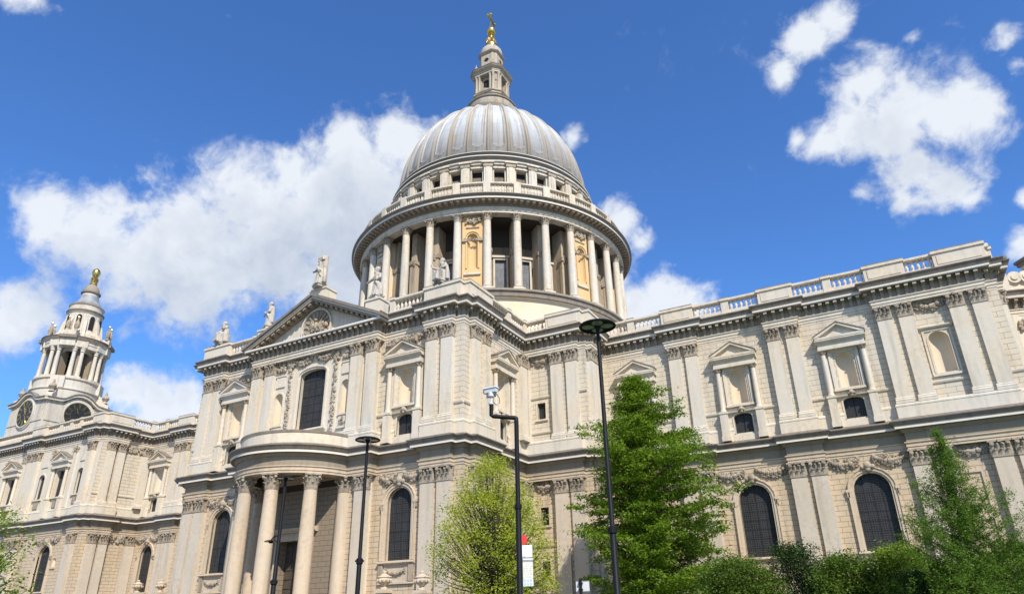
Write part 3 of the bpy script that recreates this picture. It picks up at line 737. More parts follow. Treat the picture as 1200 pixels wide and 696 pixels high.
# --- vestry block in the corner
mb = MB(); fs = south(YV); fe = east(XV)
wop = [(19.75, .47, 19.87, 21.6, 21.6)]
wall(mb, fs, XT, XV, 0, 13.56, [(19.7, .44, 9.3, 11.0, 11.0)], 'stone_lower_wall', .3, rev='stone_lower')
wall(mb, fs, XT, XV, 15.9, 26.9, wop, 'stone_upper_wall', .3, rev='stone_upper')
wop2 = [(-20.1, .42, 19.87, 21.6, 21.6)]
wall(mb, fe, YV, YC, 0, 13.56, [(-20.1, .42, 9.3, 11., 11.)], 'stone_lower_wall', .3); wall(mb, fe, YV, YC, 15.9, 26.9, wop2, 'stone_upper_wall', .3)
string_courses(mb, fs, XT, XV, [], 22.2); string_courses(mb, fs, XT, XV, [], 18.45); string_courses(mb, fe, YV, YC, [], 19.0)
string_courses(mb, fs, XT, XV, [], 7.4, 'stone_lower')
festoon(mb, fs, 18.8, 21.0, .12, 25.6, 26.65); festoon(mb, fs, 18.8, 21.0, .12, 12.4, 13.4)
piers(mb, fs, [(21.3, 24.0)]); mb.box(LOC, XT-1, XV-.4, 17, 23.6, 28.9, 29.1, 'lead_roof')
ve = finish(VE, mb)
pils(ve, fs, [21.78, 23.52]); pils(ve, fs, [18.25], scale=.5); pils(ve, fe, [-23.05, -21.75], scale=.92)
def small_window(parent, fr, uc, h, zb, zt, mat):
    m = MB(); m.add([LOC.p(u, -.28, z) for u, z in ((-h, zb), (h, zb), (h, zt), (-h, zt))], [(0, 1, 2, 3)], 'leaded_glass')
    ring(m, LOC, 0, h, zb, zt, zt, .16, -.1, .08, mat); m.box(LOC, -h-.25, h+.25, -.1, .16, zb-.18, zb, mat); m.box(LOC, -.02, .02, -.28, -.24, zb, zt, 'black_iron')
    return m.build('window', parent, fr.p(uc, 0, 0), fr.ang())
small_window(ve, fs, 19.75, .47, 19.87, 21.6, 'stone_upper'); small_window(ve, fs, 19.7, .44, 9.3, 11., 'stone_lower')
small_window(ve, fe, -20.1, .42, 19.87, 21.6, 'stone_upper'); small_window(ve, fe, -20.1, .42, 9.3, 11., 'stone_lower')
m = MB(); m.box(LOC, -.42, .42, 0, .06, 4.3, 6.0, 'dark_void'); ring(m, LOC, 0, .42, 4.3, 6., 6., .16, 0, .12, 'stone_lower'); m.build('window', ve, fs.p(19.7, 0, 0), 0)
balustrade(ve, fs, XT+.2, XV-.3, [(20.9, XV-.05, .7)]); balustrade(ve, fe, YV+.4, YC, [(YV+.05, -21.0, .7)])
# --- south transept
mb = MB(); fs = south(YT); fe = east(XT); TW = [-11.5, 11.5]
LW = [(-11.4, 1.33, 6.0, 10.85, 12.15), (11.4, 1.33, 6.0, 10.85, 12.15)]
fc = south(YT-.6)
for a, b, k in ((-XT, -8.0, 0), (8.0, XT, 1)):
    storeys(mb, fs, a, b, [LW[k]], [TW[k]])
fw_ = Fr((-XT, 0), (0, -1)); storeys(mb, fw_, -YN, -YT, [], [])
storeys(mb, fe, YT, YV, [], [-29.4])
# centre bay
wall(mb, fc, -8.2, -5.4, 0, 13.56, [], 'stone_lower_wall'); wall(mb, fc, 5.4, 8.2, 0, 13.56, [], 'stone_lower_wall')
mb.box(fc, -4.7, 4.7, .0, .03, 12.9, 15.7, 'stone_soot_shade')  # dark strip painting the shade at the wall top behind the capitals
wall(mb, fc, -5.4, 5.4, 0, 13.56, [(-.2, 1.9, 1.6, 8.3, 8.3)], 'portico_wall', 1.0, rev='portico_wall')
wall(mb, fc, -8.2, 8.2, 15.9, 26.9, [(-4.55, .58, 19.9, 22.75, 23.33), (0., 1.74, 19.0, 24.7, 25.25), (4.55, .58, 19.9, 22.75, 23.33)], 'stone_upper', .5)
for s_ in (-1, 1):
    mb.add([(s_*8.2, YT, 0), (s_*8.2, YT-.6, 0), (s_*8.2, YT-.6, 26.9), (s_*8.2, YT, 26.9)], [(0, 1, 2, 3)], 'stone_upper')
    niche(mb, fc, s_*4.55, .58, 19.9, 22.75, 'stone_niche', deep=.95)
    ring(mb, fc, s_*4.55, .58, 19.9, 22.75, 23.33, .14, -.02, .1, 'stone_upper')
    mb.box(fc, s_*4.55-.75, s_*4.55+.75, 0, .16, 19.72, 19.9, 'stone_upper'); mb.box(fc, s_*4.55-.6, s_*4.55+.6, 0, .1, 18.7, 19.6, 'stone_upper')
    carved(mb, fc, s_*4.55-.45, s_*4.55+.45, .14, 18.85, 19.5, 'stone_carved', 14, .11); mb.box(fc, s_*4.55-.8, s_*4.55+.8, 0, .2, 18.4, 18.6, 'stone_upper')
    mb.box(fc, s_*4.55-.62, s_*4.55+.62, 0, .12, 24.0, 25.1, 'stone_upper'); mb.box(fc, s_*4.55-.7, s_*4.55+.7, 0, .18, 25.15, 25.3, 'stone_upper')
    mb.box(fc, s_*3.1-.42, s_*3.1+.42, 0, .12, 17.6, 25.4, 'stone_upper')
    for k in range(30): carved(mb, fc, s_*3.1-.24, s_*3.1+.24, .14, 18.2+k*.24, 18.42+k*.24, 'stone_carved', 3, .12)
    carved(mb, fc, s_*4.55-.6, s_*4.55+.6, .14, 25.7, 26.6, 'stone_carved', 26, .16); carved(mb, fc, s_*3.1-.4, s_*3.1+.4, .14, 25.6, 26.6, 'stone_carved', 20, .16)
    festoon(mb, fc, s_*.4, s_*2.7, .15, 25.8, 26.7)
    carved(mb, fs, s_*9.7-.6, s_*9.7+.5, .12, 26.0, 26.6, 'stone_carved', 22, .16); carved(mb, fs, s_*13.0-.5, s_*13.0+.5, .12, 26.0, 26.6, 'stone_carved', 18, .16)
    festoon(mb, fs, s_*9.4, s_*13.5, .12, 25.7, 26.7)
    for a, b in ((9.2, 10.9), (11.9, 13.7)): festoon(mb, fs, s_*a, s_*b, .12, 12.4, 13.4)
string_courses(mb, fe, YT, YV, [(-29.4, 1.8)]); string_courses(mb, fs, 8.2, XT, [(11.5, 1.8)]); string_courses(mb, fs, -XT, -8.2, [(-11.5, 1.8)])
piers(mb, fs, [(14.1, 16.8), (-16.8, -14.1)]); piers(mb, fe, [(-35.1, -32.5)]); mb.box(LOC, -XT+.5, XT-.5, 15, 36, 28.9, 29.1, 'lead_roof')
tr = finish(TR, mb)
pils(tr, fs, [-16.35, -14.6, 14.6, 16.35]); pils(tr, fe, [-34.72, -32.9], scale=.9); pils(tr, fe, [-25.4])
fc2 = south(YT-.6)
pils(tr, fc2, [-7.9, -5.95, 5.95, 7.9], lo=False); pils(tr, fc2, [-7.75, 7.75], up=False)
for k in (0, 1): win_tr.put(tr, fs, LW[k][0]); aed.put(tr, fs, TW[k])
aed.put(tr, fe, -29.4)
m = MB(); A = [(-1.74, 19.0)]+arch_pts(0, 1.74, 24.7, 25.25)+[(1.74, 19.0)]
m.add([LOC.p(u, -.46, z) for u, z in A], [tuple(range(len(A)))], 'leaded_glass')
for k in (-1, 0, 1): m.box(LOC, k*.87-.02, k*.87+.02, -.46, -.43, 19, 25.2 if k == 0 else 25.1, 'window_bar')
for k in range(6): m.box(LOC, -1.74, 1.74, -.46, -.44, 19.9+k*.85, 19.925+k*.85, 'window_bar')
ring(m, LOC, 0, 1.74, 19, 24.7, 25.25, .2, -.1, .08, 'stone_upper'); ring(m, LOC, 0, 1.94, 19, 24.7, 25.45, .12, -.1, .18, 'stone_upper')
m.profile(LOC, [(-.4, 18.98), (.3, 18.9), (.34, 18.75), (0, 18.6), (-.4, 18.6)], -2.3, 2.3, 'stone_upper')
m.build('arched_window', tr, fc.p(0, 0, 0), 0)
# pediment
m = MB(); PW, PZ, PR = 8.6, 28.69, 4.42; fp = south(YT-1.15)
LUN = [(0, 1.95)]
m.prism(fp, [(-PW, PZ), (PW, PZ), (0, PZ+PR)], -1.6, -.35, 'stone_upper')
sl_ = PR/(PW+1.0)
for s_ in (-1, 1):
    def rk(o, lo_, hi, w1, mat): m.prism(fp, [(0, PZ+PR+lo_), (0, PZ+PR+hi), (s_*(PW+o), PZ+PR+hi-sl_*(PW+o)), (s_*(PW+o), PZ+PR+lo_-sl_*(PW+o))], -1.6, w1, mat)
    rk(.3, -.75, -.5, .02, 'stone_frieze'); rk(.75, -.497, -.25, .72, 'stone_frieze'); rk(.8, -.247, -.04, .78, 'stone_lip'); rk(1.03, -.037, .28, 1.0, 'stone_weathered')
    nb = 12
    for k in range(nb):
        u = (k+.7)*PW/nb; zc = PZ+PR-.5-sl_*u
        m.prism(fp, [(s_*(u-.17), zc-.26+sl_*.17), (s_*(u-.17), zc+sl_*.17), (s_*(u+.17), zc-sl_*.17), (s_*(u+.17), zc-.26-sl_*.17)], -.3, .62, 'stone_modillion')
LZ = PZ+1.15
lun = [(1.95*math.cos(rad(-26+232*i/18)), LZ+1.95*math.sin(rad(-26+232*i/18))) for i in range(19)]
m.prism(fp, lun, -.349, -.33, 'stone_frieze')
for i in range(18):
    a0, a1 = rad(-26+232*i/18), rad(-26+232*(i+1)/18)
    m.prism(fp, [(r_*math.cos(a), LZ+r_*math.sin(a)) for r_, a in ((1.95, a0), (2.15, a0), (2.15, a1), (1.95, a1))], -.36, -.12, 'stone_upper')
for i in range(9):
    a = PI*(i+.5)/9; m.prism(fp, [(.3*math.cos(a), LZ+.3*math.sin(a)), (1.8*math.cos(a-.07), LZ+1.8*math.sin(a-.07)), (1.8*math.cos(a+.07), LZ+1.8*math.sin(a+.07))], -.34, -.22, 'stone_carved')
random.seed(5)
for i in range(75):
    a = random.uniform(-.1, PI+.1); r_ = 1.7*math.sqrt(random.random())*(.45+.55*abs(math.cos(a)))
    m.blob(fp.p(r_*math.cos(a)*1.05, -.22, LZ-.55+.85*r_*math.sin(a)), random.uniform(.1, .24), 'stone_carved', (1, .8, random.uniform(.7, 1.5)), seg=7, rings=5)
m.blob(fp.p(0, -.15, LZ+.1), .32, 'stone_carved', (.8, .8, 1.5), seg=8, rings=6); m.blob(fp.p(.02, -.05, LZ+.75), .17, 'stone_carved')
for s_ in (-1, 1):
    for k in range(5): m.tube([fp.p(s_*.2, -.12, LZ+.0), fp.p(s_*(.8+.12*k), -.14, LZ+.8-.27*k)], [.12, .05], 6, 'stone_carved')
m.box(fp, -1.15, 1.15, -1.5, .1, PZ+PR-.1, PZ+PR+.95, 'stone_upper'); m.box(fp, -1.25, 1.25, -1.6, .2, PZ+PR+.95, PZ+PR+1.15, 'stone_upper')
m.build('pediment', tr)
# portico
m = MB(); PC = (0., YT-.6); lop = [(6.0+o, z) for o, z in LO_PROF]
lop[0] = (4.74, 13.5); lop[-1] = (5.5, 16.24)
m.lathe(PC, lop, 110, None, -92, 92, False, mats=LO_M)
m.lathe(PC, [(5.95, 15.9), (5.95, 17.15), (6.05, 17.2), (6.05, 17.38), (5.3, 17.42), (0.01, 17.5)], 48, None, -92, 92, False, mats=['stone_upper', 'stone_upper', 'stone_weathered', 'stone_weathered', 'lead_roof'])
m.lathe(PC, [(4.75, 13.5), (4.74, 15.6), (.01, 15.7)], 32, 'stone_soot_shade', -91, 91)  # ceiling coloured near black to stand in for the portico's shade
m2 = MB()
for k in range(8): m2.lathe(PC, [(6.4+(7-k)*.38+.38, .2*k), (6.4+(7-k)*.38+.38, .2*k+.2), (6.4+(7-k)*.38-.1, .2*k+.2)], 48, 'stone_lower', -91, 91, False)
m2.lathe(PC, [(6.4, 1.6), (0.01, 1.601)], 32, 'asphalt', -91, 91)  # portico floor coloured dark to cut light bounced into the recess
po = m.build('portico', cath); m2.build('steps', po)
colp = Proto('column', column(.66, 1.6, 12.15, 13.5, 'stone_lower', 'stone_carved', 24))
for a in (-90, -54, -18, 18, 54, 90): colp.put(po, polar(a, 5.4, PC), 0)
m = MB(); m.box(fc, -2.1, 1.7, -1.0, -.9, 1.6, 8.3, 'door_wood')
for i in range(4):
    for j in range(8): m.box(fc, -2.0+i*.92, -1.2+i*.92, -.9, -.84, 1.8+j*.8, 2.45+j*.8, 'door_wood')
ring(m, fc, -.2, 1.9, 1.6, 8.3, 8.3, .45, -.1, .2, 'stone_lower'); m.profile(fc, [(0, 9.0), (.3, 9.0), (.55, 9.25), (.55, 9.4), (0, 9.5)], -3.0, 2.6, 'stone_lower'); m.box(fc, -2.6, 2.2, -.1, .12, 8.75, 9.0, 'stone_lower')
m.build('door', po)
bps = [(XT-1.9+.9, XT-.05, .7)]
balustrade(tr, fs, 9.4, XT-.3, [(13.7, XT-.1, .62), (9.4, 9.9, .5)]); balustrade(tr, fs, -XT+.3, -9.4, [(-XT+.1, -13.7, .62), (-9.9, -9.4, .5)])
balustrade(tr, fe, YT+.4, YV-.2, [(YT+.05, -32.0, .62), (-28.4, -27.8, .42), (YV-.75, YV-.15, .42)])
mm = MB(); fwb = Fr((-XT, 0), (0, -1)); balustrade(tr, fwb, -YN, -YT-.3, [])
# pedestals behind the pediment for the two standing statues
for x in (-8.0, 7.4):
    m = MB(); m.box(south(YT), x-.9, x+.9, -.6, .9, 29.1, 31.2, 'stone_upper'); m.box(south(YT), x-1.0, x+1.0, -.7, 1.0, 31.2, 31.4, 'stone_upper'); m.build('statue_pedestal', tr)
# --- nave
mb = MB(); fs = south(YN); NW = [-29., -39., -49.]
storeys(mb, fs, XW, -XT, [(c+.3, 1.33, 5.6, 10.6, 12.0) for c in NW], NW)
string_courses(mb, fs, XW, -XT, [(c, 1.8) for c in NW]); mb.box(LOC, -80, -XT+.5, 8.5, 18.4, 28.9, 29.1, 'lead_roof')
for c in NW: festoon(mb, fs, c-2.7, c-.3, .12, 12.4, 13.4); festoon(mb, fs, c+.8, c+3.0, .12, 12.4, 13.4)
na = finish(NA, mb)
pils(na, fs, [-23.3, -25.0, -33.2, -34.9, -43.4, -45.15])
win_n = Proto('arched_window', arched_window(1.33, 5.6, 10.6, 12.0))
for c in NW: win_n.put(na, fs, c+.3); aed.put(na, fs, c)
balustrade(na, fs, XW+.6, -XT, [(-25.8, -22.5, .62), (-35.7, -32.4, .62), (-45.9, -42.6, .62), (-49.3, -48.7, .4), (-39.3, -38.7, .4)])
# --- west chapel
mb = MB(); fs = south(YW); fe = east(XW)
wall(mb, fe, YW, YN, 0, 13.56, [], 'stone_lower_wall'); wall(mb, fe, YW, YN, 15.9, 26.9, [], 'stone_upper_wall')
ARU = [(-65.9, .82, 19.3, 22.3, 23.1), (-55.9, .82, 19.3, 22.3, 23.1), (-79.0, .82, 19.3, 22.3, 23.1)]; GLU = [(-60.8, 1.16, 19.2, 23.3, 23.3), (-74.3, 1.16, 19.2, 23.3, 23.3)]
ARL = [(-60.3, 1.45, 6.0, 10.8, 12.2), (-74.3, 1.45, 6.0, 10.8, 12.2)]
wall(mb, fs, -86., XW, 0, 13.56, ARL+[(-57.4, .4, 9.2, 10., 10.4)], 'stone_lower_wall', .45, rev='stone_lower')
wall(mb, fs, -86., XW, 15.9, 26.9, ARU+GLU, 'stone_upper', .4)
niche(mb, fs, -57.4, .4, 9.2, 10., 'stone_niche'); mb.box(fs, -58.0, -56.8, 0, .15, 8.95, 9.2, 'stone_lower')
for a, b in ((-62.9, -61.2), (-59.4, -57.2), (-76.9, -75.2), (-73.4, -71.5)): festoon(mb, fs, a, b, .12, 12.4, 13.4)
for u in (-63.6, -58.2, -72.0, -76.6): mb.box(fs, u-.45, u+.45, 0, .18, 17.5, 26.7, 'stone_upper'); carved(mb, fs, u-.5, u+.5, .2, 25.6, 26.6, 'stone_carved', 20, .17)
carved(mb, fe, YN-4.0, YN-.9, .1, 25.7, 26.6, 'stone_carved', 40, .18); carved(mb, fe, YN-4.0, YN-.9, .1, 12.5, 13.4, 'stone_carved', 40, .18)
string_courses(mb, fe, YW, YN, []); mb.box(LOC, -86, XW-.5, 8.5, 26.4, 28.95, 29.15, 'lead_roof')
wc = finish(WC, mb)
pils(wc, fs, [-54.0, -68.2, -70.0, -82.5, -84.3]); pils(wc, fe, [-25.3, -23.75], scale=.9); pils(wc, fe, [-19.6])
m2 = MB(); m2.add([LOC.p(u, -.38, z) for u, z in [(-.82, 19.3)]+arch_pts(0, .82, 22.3, 23.1)+[(.82, 19.3)]], [tuple(range(13))], 'leaded_glass')
ring(m2, LOC, 0, .82, 19.3, 22.3, 23.1, .18, -.1, .1, 'stone_upper'); m2.box(LOC, -1.15, 1.15, -.1, .25, 19.1, 19.3, 'stone_upper'); m2.box(LOC, -.55, .55, 0, .14, 17.9, 18.8, 'stone_carved'); m2.box(LOC, -.8, .8, 0, .12, 24.2, 24.8, 'stone_upper')
arw = Proto('arched_window', m2)
for a in ARU: arw.put(wc, fs, a[0])
for a in GLU: aed_glass.put(wc, fs, a[0])
win_w = Proto('arched_window', arched_window(1.45, 6.0, 10.8, 12.2, panel=True))
for a in ARL: win_w.put(wc, fs, a[0])
balustrade(wc, fs, -86., XW-.3, [(-54.9, XW-.05, .62), (-63.9, -63.3, .42), (-58.6, -58.0, .42), (-71.0, -67.2, .62), (-61.2, -60.6, .42)]); balustrade(wc, fe, YW+.4, YN, [(YW+.05, -23., .62), (YN-.9, YN-.3, .42)])
# --- apse
mb = MB(); AC = (61.9, 0.)
for k in range(-1, 15):
    th = k*13.+6.5; f = polar(th, 10.0, AC); hw = 10.0*math.tan(rad(6.6))
    wn = k in (1, 4, 7, 10, 13)
    wall(mb, f, -hw, hw, 0, 13.56, [], 'stone_lower_wall'); wall(mb, f, -hw, hw, 15.9, 26.9, [(0, .95, 18.5, 22.8, 23.75)] if wn else [], 'stone_upper', .6)
    if wn:
        ring(mb, f, 0, .95, 18.5, 22.8, 23.75, .2, -.1, .12, 'stone_upper'); mb.box(f, -1., 1., -.62, -.6, 18.4, 23.9, 'dark_void')
    carved(mb, f, -.9, .9, .1, 24.9, 26.2, 'stone_carved', 26, .2)
mb.lathe(AC, [(9.0+1.0+o, z) for o, z in UP_PROF], 48, None, -20, 200, False, mats=UP_M)
mb.lathe(AC, [(10.0+o, z) for o, z in LO_PROF], 48, None, -20, 200, False, mats=LO_M)
for k in range(46):
    f = polar(-10+k*4.3, 10.0, AC); mb.profile(f, [(.02, 27.5), (.16, 27.5), (.30, 28.0), (.60, 28.14), (.62, 28.40), (.02, 28.40)], -.15, .15, 'stone_modillion')
mb.lathe(AC, [(10.2, 29.2), (10.2, 30.15), (10.3, 30.2), (10.3, 30.4), (9.6, 30.45), (9.6, 29.2)], 48, 'stone_upper', -20, 200, False)
for k in range(8):
    f = polar(11+k*22., 10.15, AC); mb.box(f, -.75, .75, -.7, .5, 29.2, 32.2, 'stone_upper'); mb.box(f, -.95, .95, -.9, .75, 32.2, 32.5, 'stone_weathered'); mb.box(f, -1.1, 1.1, -1., .95, 32.5, 32.8, 'stone_weathered')
    for s_ in (-1, 1):
        m_ = [(s_*1.5+.62*math.cos(a), 30.7+.62*math.sin(a)) for a in [2*PI*i/14 for i in range(14)]]; mb.prism(f, m_, -.3, .2, 'stone_upper')
        m_ = [(s_*1.5+.32*math.cos(a), 30.7+.32*math.sin(a)) for a in [2*PI*i/12 for i in range(12)]]; mb.prism(f, m_, .1, .3, 'stone_upper')
mb.lathe(AC, [(9.7, 29.3), (4, 31), (.01, 31.5)], 32, 'lead_roof', -20, 200)
mb.build('apse', cath)
# ---- inner body so that nothing is hollow behind the parapets
mb = MB(); mb.box(LOC, -80, 61, -8.6, 8.6, 20, 29.2, 'lead_roof')
for a, b in ((-80, -16), (16, 61)): mb.prism(Fr((0, 0), (0, 1)), [(-8.6, 29.2), (8.6, 29.2), (0, 32.)], a, b, 'lead_roof')
mb.build('roof', cath)

# ---- drum and colonnade
mb = MB(); NB = 32; ST = 360/NB
mb.lathe((0, 0), [(20.9, 26), (20.9, 38.4), (21.2, 38.56), (21.45, 38.6), (21.45, 39.1), (21.7, 39.3), (21.7, 39.57), (16, 39.62)], 96, None, mats=['stone_cream', 'stone_cream', 'stone_weathered', 'stone_weathered', 'stone_weathered', 'stone_frieze', 'stone_frieze'])
for k in range(NB):
    th = k*ST; f = polar(th, 16.8); hw = 16.8*math.tan(PI/NB)+.01; solid = (k % 4 == 2)
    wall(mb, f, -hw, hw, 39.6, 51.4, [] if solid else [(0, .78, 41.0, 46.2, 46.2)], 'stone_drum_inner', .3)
    mb.box(f, -hw, hw, .01, .06, 48.2, 51.3, 'stone_soot_shade')  # dark strip: soot plus shade painted in under the peristyle ceiling
    if not solid:
        ring(mb, f, 0, .78, 41., 46.2, 46.2, .25, -.05, .12, 'stone_drum'); mb.box(f, -.8, .8, -.3, -.27, 40.9, 46.3, 'drum_glass')
        mb.box(f, -1.2, 1.2, 0, .3, 46.5, 46.8, 'stone_drum')
    f2 = polar(th+ST/2, 0)
    mb.box(f2, -.42, .42, 16.7, 18.9, 39.6, 51.3, 'stone_fin'); mb.box(f2, -.5, .5, 18.5, 19.05, 39.6, 46.2, 'stone_fin'); mb.box(f2, -.62, .62, 18.3, 19.2, 46.2, 46.75, 'stone_carved')
    carved(mb, f2, -.5, .5, 19.1, 46.0, 46.9, 'stone_carved', 8, .16)
E_ = 20.6
mb.lathe((0, 0), [(16.5, 51.2), (19.9, 51.2), (21.1, 51.2), (21.1, 51.5), (21.18, 51.5), (21.18, 51.8), (21.3, 51.9), (21.3, 52.0), (21.1, 52.05), (21.12, 52.5), (21.3, 52.62), (21.4, 52.72), (22.3, 52.76), (22.38, 52.74), (22.42, 53.0), (22.5, 53.04), (22.72, 53.28), (22.72, 53.38), (21.4, 53.6), (21.2, 53.62)], 128, None,
         mats=['stone_soot_shade', 'stone_drum', 'stone_drum', 'stone_drum', 'stone_drum', 'stone_drum', 'stone_drum', 'stone_weathered', 'stone_frieze', 'stone_frieze', 'stone_frieze', 'stone_frieze', 'stone_lip', 'stone_lip', 'stone_weathered', 'stone_weathered', 'stone_weathered', 'stone_weathered', 'stone_frieze'])
for k in range(160):
    f = polar(k*2.25, 0); mb.box(f, -.2, .2, 21.1, 22.2, 52.5, 52.78, 'stone_modillion')
# attic
for k in range(NB):
    f = polar(k*ST, 16.6); hw = 16.6*math.tan(PI/NB)+.01
    wall(mb, f, -hw, hw, 53.6, 62.6, [(0, .78, 58.9, 61.35, 61.35)], 'stone_drum', .7)
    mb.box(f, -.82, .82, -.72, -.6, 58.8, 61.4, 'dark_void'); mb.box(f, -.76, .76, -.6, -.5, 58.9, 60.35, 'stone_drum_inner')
    ring(mb, f, 0, .78, 58.9, 61.35, 61.35, .16, 0, .1, 'stone_drum')
    mb.prism(f, [(-.9, 61.5), (.9, 61.5), (.95, 61.75), (.55, 61.98), (-.55, 61.98), (-.95, 61.75)], 0, .32, 'stone_drum')
    f2 = polar((k+.5)*ST, 16.8)
    mb.box(f2, -.62, .62, -.1, .38, 53.6, 61.6, 'stone_drum'); mb.box(f2, -.72, .72, -.1, .5, 61.6, 62.2, 'stone_carved'); mb.box(f2, -.3, .3, .3, .5, 58.7, 61.5, 'stone_drum')
    mb.box(f2, -.95, .95, -.1, .66, 62.2, 62.38, 'stone_drum')
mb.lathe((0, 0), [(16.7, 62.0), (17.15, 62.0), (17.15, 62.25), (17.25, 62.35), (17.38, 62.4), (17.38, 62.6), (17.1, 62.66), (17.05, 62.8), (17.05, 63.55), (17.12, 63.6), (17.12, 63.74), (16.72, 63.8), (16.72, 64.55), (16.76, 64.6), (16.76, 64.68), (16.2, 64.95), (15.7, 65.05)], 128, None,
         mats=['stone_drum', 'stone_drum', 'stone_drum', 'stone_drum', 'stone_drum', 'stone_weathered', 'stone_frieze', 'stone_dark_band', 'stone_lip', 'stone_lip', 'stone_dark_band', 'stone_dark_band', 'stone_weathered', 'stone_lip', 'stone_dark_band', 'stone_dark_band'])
dr = mb.build('drum', cath)
cold = Proto('column', column(.57, 39.6, 50.1, 51.2, 'stone_drum', 'stone_carved', 16))
for k in range(NB): cold.put(dr, polar((k+.5)*ST, E_), 0)
m = MB(); hw = 1.42
m.box(LOC, -hw, hw, -3.6, -.7, 39.6, 51.2, 'stone_ochre'); m.box(LOC, -hw, hw, -.7, -.002, 49.0, 51.19, 'stone_ochre'); m.box(LOC, -hw, -.74, -.7, -.002, 39.6, 49.0, 'stone_ochre'); m.box(LOC, .74, hw, -.7, -.002, 39.6, 49., 'stone_ochre')
wall(m, LOC, -hw, hw, 39.6, 51.2, [(0, .72, 43.2, 47.7, 48.42)], 'stone_ochre', .0); 
niche(m, LOC, 0, .72, 43.2, 47.7, 'stone_ochre', deep=.9)
ring(m, LOC, 0, .72, 43.2, 47.7, 48.42, .2, 0, .14, 'stone_ochre')
for i in range(8):
    a0, a1 = PI*i/8, PI*(i+1)/8
    m.prism(LOC, [(.95*math.cos(a0), 47.7+.95*math.sin(a0)), (1.15*math.cos(a0), 47.7+1.15*math.sin(a0)), (1.15*math.cos(a1), 47.7+1.15*math.sin(a1)), (.95*math.cos(a1), 47.7+.95*math.sin(a1))], 0, .25, 'stone_ochre')
m.box(LOC, -hw, -.72, 0, .28, 47.2, 47.6, 'stone_carved'); m.box(LOC, .72, hw, 0, .28, 47.2, 47.6, 'stone_carved')
carved(m, LOC, -.66, .66, .12, 47.3, 47.8, 'stone_carved', 14, .14); carved(m, LOC, -1., 1., .14, 50.0, 50.9, 'stone_carved', 34, .2)
m.box(LOC, -.9, .9, 0, .12, 49.3, 49.45, 'stone_carved'); m.box(LOC, -1.1, 1.1, 0, .25, 42.2, 42.5, 'stone_drum')
m.box(LOC, -1.1, 1.1, 0, .1, 40.2, 41.9, 'stone_ochre')
import copy
pale = copy.copy(m); pale.m = ['stone_niche' if q == 'stone_ochre' else q for q in m.m]
pp_ = Proto('niche_pier', m); pp2 = Proto('niche_pier', pale)
for k in range(8): (pp2 if k in (3, 4, 5, 6, 7) else pp_).put(dr, polar(22.5+45*k, 20.25), 0)
# stone gallery balustrade
m = MB()
m.lathe((0, 0), [(21.0, 53.6), (21.45, 53.6), (21.45, 54.25), (20.95, 54.25)], 128, 'stone_drum', smooth=False)
m.lathe((0, 0), [(20.95, 55.5), (21.45, 55.5), (21.58, 55.6), (21.58, 55.82), (21.45, 55.9), (20.95, 55.9), (20.95, 55.5)], 128, 'stone_drum', smooth=False)
bz = [(v[0]*1.15, v[1]*1.15, 54.25+(v[2]-29.75)*1.27) for v in BAL.v]
for k in range(NB):
    f = polar((k+.5)*ST, 0); m.box(f, -.5, .5, 20.9, 21.6, 53.6, 55.95, 'stone_drum')
    for j in range(7):
        th = rad((k+.5)*ST+(j+1.5)*ST/9.0); m.add([(v[0]+21.2*math.sin(th), v[1]-21.2*math.cos(th), v[2]) for v in bz], BAL.f, 'stone_drum', True)
m.build('balustrade', dr)
# ---- dome
def dome():
    nb, ns, nr = 32, 20, 84; V = []; F = []
    R0, Z0, H, EX = 15.95, 64.95, 19.0, 1.12; tmax = math.acos((3.6/R0)**(1/EX))
    cols = nb*ns
    for i in range(nr+1):
        t_ = tmax*i/nr; r = R0*math.cos(t_)**EX; z = Z0+H*math.sin(t_)
        nrm = Vector((math.cos(t_)/R0, math.sin(t_)/H)).normalized(); fade = .3+.7*min(1., r/12.)
        arc = 17.5*t_
        for j in range(cols):
            s_ = (j/ns) % 1.0; a = 2*PI*(j/cols)+PI/nb; x = abs(s_-.5)*2                 # 0 bay centre, 1 rib centre
            lo_ = 1.0+1.0*(1-math.sqrt(max(0., 1-min(1., x/.7)**2)))   # scalloped foot of the panel
            if x < .7 and arc > lo_:
                h = -.16+.16*math.cos(x/.7*PI/2)*.6
                if arc-lo_ < .3: h = .10
                elif x > .58: h = .08
            elif x > .8: h = .30-.2*(1-(x-.8)/.2)**2
            else: h = .0
            h *= fade; V.append(((r+nrm.x*h)*math.sin(a), -(r+nrm.x*h)*math.cos(a), z+nrm.y*h))
    for i in range(nr):
        for j in range(cols):
            F.append((i*cols+j, i*cols+(j+1) % cols, (i+1)*cols+(j+1) % cols, (i+1)*cols+j))
    m = MB(); m.add(V, F, 'lead_dome', True); o = m.build('dome', cath)
    try: o.data.set_sharp_from_angle(angle=rad(35))
    except Exception: pass
    return o
do = dome()
